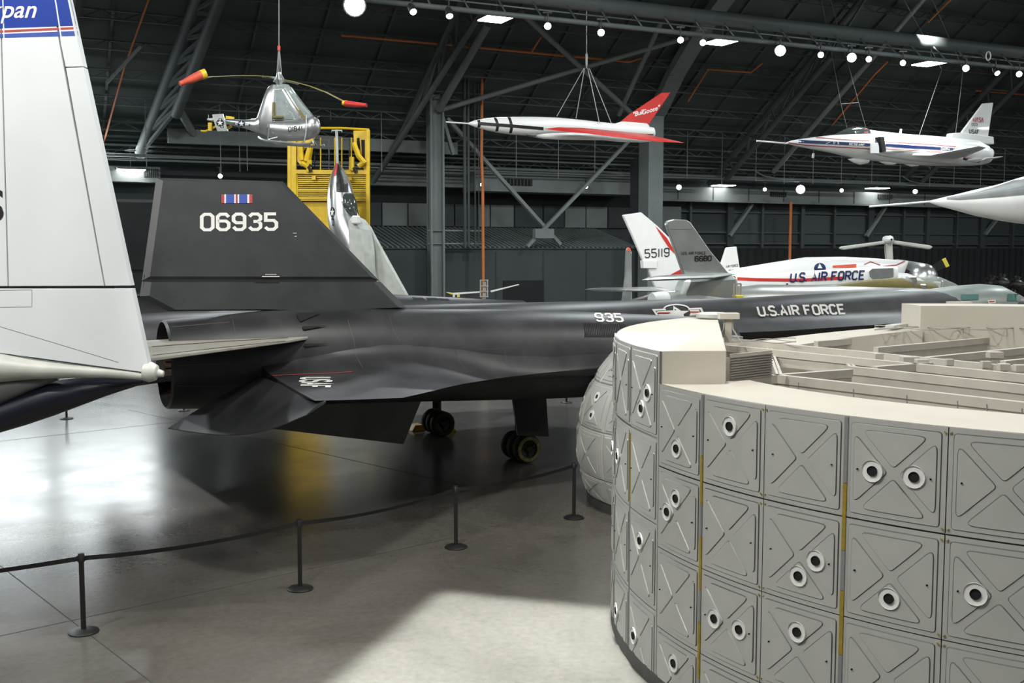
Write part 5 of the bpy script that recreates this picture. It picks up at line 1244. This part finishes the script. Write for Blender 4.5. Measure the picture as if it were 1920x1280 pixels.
decal('insignia', disc_polys(623.6, 398, 4.6, 10) + [[(621.5, 408), (627, 410), (626.5, 424), (623, 422)]], tv, 'marking_black', vf, .02); decal('insignia', star_polys(623.6, 398, 4, 8.5), tv, 'marking_white', vf, .03)
decal('insignia', [[(622.4, 412), (626, 413), (625.6, 421), (623.4, 420)]], tv, 'silver', vf, .03)
decal('lettering', strip([(620.5, 345), (619.6, 372)], 1.2), tv, 'marking_black', vf, .02)
st = [(358, 633, 650, .3), (364, 632.5, 662, .75), (375, 633, 666, .85), (388, 635, 668.5, .85), (398, 637, 670.5, .75), (405, 640, 672, .5)]
cnv = MB().loft(vbody(st, PJ, off=.15)).build('canopy', 'dark_glass', vj, smooth=True)
decal('canopy_frame', strip([(632, 360), (640, 361.5), (655, 358.5), (664, 364)], 3) + strip([(640, 361), (643, 378), (639, 390)], 2.5) + strip([(634, 380), (640, 390), (637, 402)], 2) + strip([(637, 404), (655, 406), (671, 404)], 2), bvh(cnv), 'silver', cnv, .03)
decal('seat', [[(646, 374), (656, 374), (657, 392), (648, 392)]], bvh(cnv), 'pale_grey', cnv, .01)
wl_ = MB(); wl_.prism([PJ.pt(x, y, -.1) for x, y in ((668, 404), (676, 410), (694, 424), (706, 447), (742, 512), (767, 557), (800, 640), (560, 640), (590, 520), (628, 430), (640, 408))], PJ.n*.22); wgv = wl_.build('delta_wing', 'pale_grey', vj, bevel=.04)
for pl__ in ([(662, 470), (690, 471)], [(672, 425), (686, 440)]): decal('panel_line', strip(pl__, .8), bvh(wgv, vf), 'mid_grey', wgv, .01)
plate('dorsal_fairing', PJ, [(658, 406), (675, 406), (690, 424), (698, 470), (700, 560), (660, 560)], 'pale_grey', vj, .9, off=.4, bevel=.2); plate('air_scoop', PJ, [(661, 404), (674, 404), (675, 420), (660, 420)], 'white_paint', vj, .25, off=.95, bevel=.06)
tubes('nose_probe', PJ, [[(631, 243), (632.5, 306)]], .07, 'pale_grey', vj); tubes('probe_yoke', PJ, [[(622, 248), (622, 244), (641, 244), (641, 248)], [(622, 245), (641, 245)]], .02, 'pale_grey', vj)

# ------------------------------------------------------------------ big white nose at the right edge
PB = Plane(1850, 44, 0)
bn = thing('large_white_jet', PB.pt(1900, 380), 'nose of a large white jet with long probe entering at the right edge', 'airplane')
st = [(1740, 377, 379), (1760, 372, 386), (1790, 365, 394), (1830, 355, 405), (1870, 346, 413), (1905, 335, 418.5), (1960, 318, 424), (2040, 295, 428), (2160, 270, 430), (2300, 255, 430)]
bf = MB().loft(body(st, PB, ratio=.8, n=32)).build('fuselage', 'white_paint', bn, smooth=True)
tb2 = bvh(bf)
decal('nose_panel', region([(1775, 370), (1800, 366), (1830, 360), (1860, 352), (1890, 342), (1925, 329)], [(1775, 374), (1800, 375), (1830, 373), (1860, 370.5), (1890, 368), (1925, 365)]), tb2, 'mid_grey', bf, .01)
tubes('nose_probe', PB, [[(1630, 387), (1655, 385)], [(1655, 385), (1700, 381.5), (1745, 377.5)]], .045, 'white_paint', bn)

# ------------------------------------------------------------------ aircraft parked behind the black jet
# silver bare-metal tail with red tip
PS = Plane(1175, 39, 10)
sj = thing('silver_tail_plane', V((PS.pt(1185, 560).x, PS.pt(1185, 560).y, 0)), 'bare metal airplane tail with an orange-tipped fin standing left of the white fin 55119', 'airplane')
plate('tail_fin', PS, [(1173, 468), (1176, 464), (1181, 465), (1184, 475), (1185, 640), (1150, 640), (1166, 560), (1171, 520)], 'silver', sj, .14, bevel=.03); plate('fin_tip', PS, [(1174, 467), (1176, 463.5), (1181, 464.5), (1183, 472), (1175, 472)], 'red_cover', sj, .16, bevel=.03)
wing3('tailplane', [PS.pt(x, y, o) for x, y, o in ((1096, 543, 1.2), (1104, 541, 0.6), (1240, 539, 0), (1262, 545, 0), (1250, 546, 1.8))], .10, 'silver', sj)
sf = MB().loft(body([(1150, 570, 640, .9), (1230, 548, 630, .9), (1300, 550, 640, .9), (1400, 560, 650, .9)], PS)).build('fuselage', 'silver', sj, smooth=True)
# white and red tail 55119 with top intake fuselage
PW = Plane(1230, 42.5, 20)
wj = thing('white_red_jet', V((PW.pt(1400, 540).x, PW.pt(1400, 540).y, 0)), 'white and red jet with tail number 55119 and an air intake on its back', 'airplane')
wf = plate('tail_fin', PW, [(1166.5, 403), (1201, 398), (1232, 424), (1258, 450), (1275, 480), (1286, 515), (1296, 560), (1240, 560), (1226, 535), (1214, 503), (1204, 488), (1185, 444)], 'white_paint', wj, .16, bevel=.03)
plate('rudder_actuator', PW, [(1203, 488), (1230, 488), (1228, 503), (1204, 503)], 'white_paint', wj, .3, bevel=.02)
twf = bvh(wf)
decal('lettering', text_polys('55119', 1209, 483, 1254, 480, 15, t=.13), twf, 'marking_black', wf, .02)
decal('flash', [[(1228, 423), (1250, 446), (1262, 466), (1267, 478), (1255, 466), (1243, 448)], [(1256, 515), (1281, 502), (1284, 514), (1256, 516)], [(1225, 536), (1236, 522), (1284, 520), (1288, 534), (1262, 539)]], twf, 'red_paint', wf, .02)
wing3('tailplane', [PW.pt(x, y, o) for x, y, o in ((1206, 525, 3.2), (1214, 521.5, 2.4), (1330, 514, 0), (1372, 513, 0), (1352, 518, 1.2))], .14, 'white_paint', wj)
st = [(1224, 546, 568, .8), (1250, 540, 575, .9), (1300, 530, 585, .9), (1372, 521, 600, .8), (1430, 516, 610, .8), (1500, 512, 620, .75), (1600, 507, 630, .7), (1700, 512, 640, .7), (1760, 540, 640, .7)]
wfu = MB().loft(body(st, PW, off=-.6)).build('fuselage', 'white_paint', wj, smooth=True)
st = [(1376, 517, 545, .5), (1420, 512, 548, .55), (1480, 509, 545, .6), (1560, 505, 540, .65), (1627, 500, 533, .7), (1678, 499, 525, .7)]
ri_ = MB().loft(body(st, PW, off=.5, sup=.55), cap=False).build('dorsal_duct', 'white_paint', wj, smooth=True)
tri_ = bvh(ri_)
decal('stripe', [q for q in strip([(1376, 522), (1420, 524), (1500, 525), (1580, 521)], 5.5)], tri_, 'red_paint', ri_, .015)
decal('lettering', text_polys('U.S. AIR FORCE', 1481, 528, 1619, 523, 17, t=.2, upv=(2, -15)), tri_, 'dark_blue', ri_, .03)
ib = [PW.pt(x, y, .5) for x, y in ((1627, 503), (1640, 502.5), (1676, 501), (1677, 520), (1640, 526), (1628, 523), (1624, 512))]
decal('intake_opening', [[(1629, 508), (1635, 504), (1650, 503.6), (1650, 522), (1638, 523), (1630, 519)], [(1650, 503.6), (1674, 503), (1674, 519), (1650, 522)]], tri_, 'mid_grey', ri_, .04)
decal('intake_lip', strip([(1634, 504), (1627, 509), (1626, 515), (1631, 523), (1640, 526), (1676, 520)], 1.5) + strip([(1634, 504), (1676, 502.5)], 1.5) + strip([(1676, 502.5), (1676, 520)], 1.5), tri_, 'white_paint', ri_, .05)
plate('scoop', PW, [(1627, 527), (1644, 526), (1644, 531), (1630, 532)], 'white_paint', wj, .5, off=1.2, bevel=.05); decal('vent', [[(1473, 531), (1477, 531), (1477, 535), (1473, 535)]], tri_, 'dark_hole', ri_, .03)
# grey tail 6680 with olive nose and glass canopy
PG = Plane(1320, 36.5, 24)
gj = thing('silver_interceptor', V((PG.pt(1400, 560).x, PG.pt(1400, 560).y, 0)), 'pale metal jet numbered 6680 with olive back and clear canopy behind the black fuselage', 'airplane')
gf = plate('tail_fin', PG, [(1247, 420), (1250, 414), (1262, 411), (1285, 412), (1293, 417), (1330, 470), (1368, 516), (1300, 522), (1283, 522)], 'tail_silver', gj, .16, bevel=.03)
tgf = bvh(gf)
decal('lettering', text_polys('U.S. AIR FORCE', 1278, 477, 1323, 477, 5, t=.17), tgf, 'marking_black', gf, .02); decal('lettering', text_polys('6680', 1303, 489.5, 1333, 488.5, 9, t=.23), tgf, 'marking_black', gf, .02)
decal('panel_line', strip([(1252, 430), (1298, 430)], .7), tgf, 'mid_grey', gf, .015)
wing3('tailplane', [PG.pt(x, y, o) for x, y, o in ((1203, 525, 2.6), (1215, 520, 1.8), (1330, 516, .3), (1368, 513, 0), (1380, 514, 0), (1340, 520, .8))], .12, 'tail_silver', gj)
plate('fin_root', PG, [(1280, 520), (1372, 515), (1380, 545), (1378, 600), (1262, 600), (1270, 545)], 'tail_silver', gj, .7, bevel=.15)
MB().loft(body([(1222, 549, 580, 1), (1236, 546, 583, 1), (1262, 545, 585, 1)], PG)).build('jet_pipe', 'white_paint', gj, smooth=True)
MB().loft(body([(1248, 545, 600, .9), (1300, 543, 603, .9), (1345, 548, 606, .9)], PG)).build('rear_fuselage', 'tail_silver', gj, smooth=True)
st = [(1352, 545, 600, .7), (1380, 536, 602, .75), (1420, 533, 604, .8), (1500, 534, 606, .8), (1600, 533, 608, .8), (1700, 534, 606, .8), (1780, 540, 600, .8), (1850, 550, 590, .8)]
gfu = MB().loft(body(st, PG)).build('fuselage', 'tail_silver', gj, smooth=True)
st = [(1560, 535, 560, .5), (1600, 528, 560, .5), (1640, 523, 560, .5), (1690, 521, 562, .5), (1740, 528, 564, .5), (1790, 537, 566, .5), (1815, 541, 566, .5)]
MB().loft(body(st, PG, off=.1)).build('olive_decking', 'olive', gj, smooth=True)
st = [(1692, 518, 545, .45), (1710, 516, 546, .5), (1740, 515.5, 547, .5), (1762, 519, 548, .5), (1790, 531, 548, .45), (1806, 540, 548, .4)]
gcn = MB().loft(body(st, PG, off=.1)).build('canopy', 'glass', gj, smooth=True)
decal('canopy_frame', strip([(1764, 520), (1767, 530), (1766, 539)], 2.2) + strip([(1700, 541), (1740, 543), (1764, 541)], 1.2) + strip([(1764, 519), (1790, 530), (1805, 540)], 1.6), bvh(gcn), 'pale_grey', gcn, .02)
mb = MB(); mb.box(PG.pt(1708, 530, .1), .35, .3, .5); mb.box(PG.pt(1722, 537, .1), .5, .35, .2); mb.build('ejection_seat', 'silver', gj, bevel=.04); mb = MB(); mb.box(PG.pt(1757, 535, .1), .2, .3, .3); mb.build('instrument_hood', 'pale_grey', gj, bevel=.03)
# exposed hinge unit
p = PG.pt(1384, 560, 1.0); mb = MB()
mb.bar(PG.pt(1376, 532, 1.0), PG.pt(1376, 560, 1.0), .05); mb.bar(PG.pt(1389, 532, 1.0), PG.pt(1389, 560, 1.0), .05); mb.bar(PG.pt(1376, 532, 1.0), PG.pt(1389, 532, 1.0), .05); mb.bar(PG.pt(1382, 536, 1.0), PG.pt(1382, 552, 1.0), .12)
un = tag(mb.build('hinge_rig', 'stab_beige'), 'small open beige metal rig at the foot of the grey tail 6680', 'equipment'); plate('yellow_foot', PG, [(1376, 553), (1390, 553), (1391, 559), (1378, 560)], 'yellow_tip', un, .25, off=1.0, bevel=.02)
# white research plane behind, small fin with AIR FORCE
PQ = Plane(1500, 50, 20)
qj = thing('white_slender_jet', V((PQ.pt(1500, 520).x, PQ.pt(1500, 520).y, 0)), 'slender all white jet with small square fin, parked behind the white and red one', 'airplane')
qf = plate('tail_fin', PQ, [(1349, 500), (1361, 464), (1380, 462), (1387, 510), (1360, 520), (1340, 512)], 'white_paint', qj, .15, bevel=.03)
decal('lettering', text_polys('AIR FORCE', 1361, 502, 1384, 499, 4, t=.16) + text_polys('707', 1366, 512.5, 1381, 510.5, 6, t=.2), bvh(qf), 'marking_black', qf, .02)
st = [(1340, 512, 560, .6), (1380, 503, 560, .6), (1440, 493, 560, .6), (1510, 482, 560, .6), (1580, 481, 560, .6), (1640, 484, 560, .6), (1680, 487, 540, .6), (1702, 489, 494, .5)]
qfu = MB().loft(body(st, PQ, sup=.9)).build('fuselage', 'white_paint', qj, smooth=True)
tq2 = bvh(qfu)
decal('insignia', disc_polys(1537, 503, 11, 10), tq2, 'dark_blue', qfu, .02); decal('insignia', [[(1532, 503), (1536, 494), (1541, 503)]], tq2, 'marking_white', qfu, .04); decal('stripe', [[(1561, 498), (1605, 495), (1605, 502), (1561, 502)]], tq2, 'red_cover', qfu, .02)
decal('stripe', strip([(1620, 496), (1632, 491), (1650, 497)], 1.5) + strip([(1655, 500), (1680, 497), (1696, 490)], 2), tq2, 'marking_red', qfu, .03)
# T-tail and big propeller airplane
PP = Plane(1665, 55, 0)
pj = thing('t_tail_propeller_plane', V((PP.pt(1690, 540).x, 57, 0)), 'grey T-tailed airplane with a big yellow-tipped propeller, against the dark drape', 'airplane')
plate('tail_fin', PP, [(1659, 455), (1664, 444), (1673, 446), (1672, 460), (1677, 540), (1664, 540)], 'pale_grey', pj, .35, bevel=.06)
plate('tailplane', PP, [(1573, 466), (1576, 462), (1660, 451), (1660, 457), (1580, 468.5)], 'pale_grey', pj, .3, bevel=.05); plate('tailplane', PP, [(1672, 450), (1744, 460), (1748, 463), (1742, 467.5), (1672, 457)], 'pale_grey', pj, .3, bevel=.05)
mb = MB(); mb.lathe(PP.pt(1665, 449, .2), PP.n, [(-.5, .05), (-.3, .2), (.3, .2), (.5, .05)], 14); mb.build('tail_bullet', 'white_paint', pj, smooth=True)
mb = MB(); mb.lathe(PP.pt(1720, 520, -2.0), PP.n, [(-9, .5), (-3, .95), (0, .8), (.9, .75), (1.25, .55), (1.45, .25), (1.5, .01)], 24); sp_ = mb.build('fuselage', 'silver', pj, smooth=True)
for ang, tip in ((28, 1), (155, 0), (270, 0)):
    a = R(ang); u_ = V((math.cos(a), 0, math.sin(a))); v_ = V((-math.sin(a), 0, math.cos(a))); c = PP.pt(1720, 520, -1.1)
    mb = MB(); mb.prism([c + u_*.5 - v_*.14, c + u_*.5 + v_*.14, c + u_*1.55 + v_*.24, c + u_*1.55 - v_*.24], V((0, .06, 0))); bl = mb.build('propeller_blade', 'engine_dark', pj, bevel=.02)
    mb = MB(); mb.prism([c + u_*1.55 - v_*.24, c + u_*1.55 + v_*.24, c + u_*1.75 + v_*.24, c + u_*1.75 - v_*.24], V((0, .065, 0))); mb.build('blade_tip', 'yellow_tip', bl)
# radial engines on stands at the far right
for i, (px, py) in enumerate(((1877, 530), (1905, 534), (1858, 532))):
    c = at_y(px, py, 66 + i); t = thing('display_engine', V((c.x, c.y, 0)), ('round dark display engine between two others at the foot of the drape', 'round dark display engine at the right edge by the drape', 'leftmost of three dark display engines by the drape')[i], 'engine', 'display engines by the drape')
    ax = V((.5, -1, 0)).normalized(); mb = MB(); mb.lathe(c, ax, [(-.5, .15), (-.4, .3), (.3, .32), (.5, .18), (.6, .02)], 16); mb.build('crankcase', 'engine_dark', t, smooth=True)
    x1 = ax.cross(V((0, 0, 1))).normalized()
    for k in range(9):
        tt = 2*math.pi*k/9; u_ = x1*math.cos(tt) + V((0, 0, 1))*math.sin(tt); mb = MB(); mb.tube([c + u_*.28, c + u_*.42, c + u_*.56, c + u_*.58], [.08, .10, .10, .04], 8); mb.build('cylinder_head', 'engine_dark', t, smooth=True)
    mb = MB(); mb.tube([c, V((c.x, c.y, 0))], .08, 6); mb.bar(V((c.x - .5, c.y, .03)), V((c.x + .5, c.y, .03)), .3, .06); mb.build('stand', 'pipe_dark', t)
# small rotor head on a mast beside the orange riser
PR = Plane(908, 47, 0)
rh = thing('rotor_head_display', V((PR.pt(908, 545).x, 47, 0)), 'small rotor head with white yellow-tipped blades standing behind the black jet', 'helicopter rotor')
mb = MB()
for x in (901, 914): mb.bar(PR.pt(x, 525, .1), PR.pt(x, 557, .1), .06)
for y in (525, 536, 546, 556): mb.bar(PR.pt(900, y, .1), PR.pt(916, y, .1), .05)
mb.bar(PR.pt(908, 528), PR.pt(908, 562), .14); mb.tube([PR.pt(908, 562), V((PR.pt(908, 562).x, 47, 0))], .1, 8); mb.build('hub_frame', 'stab_beige', rh)
def rb(pts, m, nm):
    mb = MB(); mb.prism([PR.pt(x, y, .1) for x, y in pts], V((0, .06, 0))); return mb.build(nm, m, rh, bevel=.01)
rb([(847, 549), (900, 546), (901, 548.5), (853, 552.5)], 'white_paint', 'rotor_blade'); rb([(919, 545), (972, 532.5), (974, 534), (921, 548)], 'white_paint', 'rotor_blade'); rb([(836, 547.5), (847, 548.5), (853, 553), (845, 551.5)], 'yellow_tip', 'blade_tip')
rb([(849, 552), (853, 552), (853, 557), (849, 557)], 'white_paint', 'balance_weight'); rb([(857, 552), (862, 552), (862, 557), (857, 557)], 'yellow_tip', 'balance_weight')
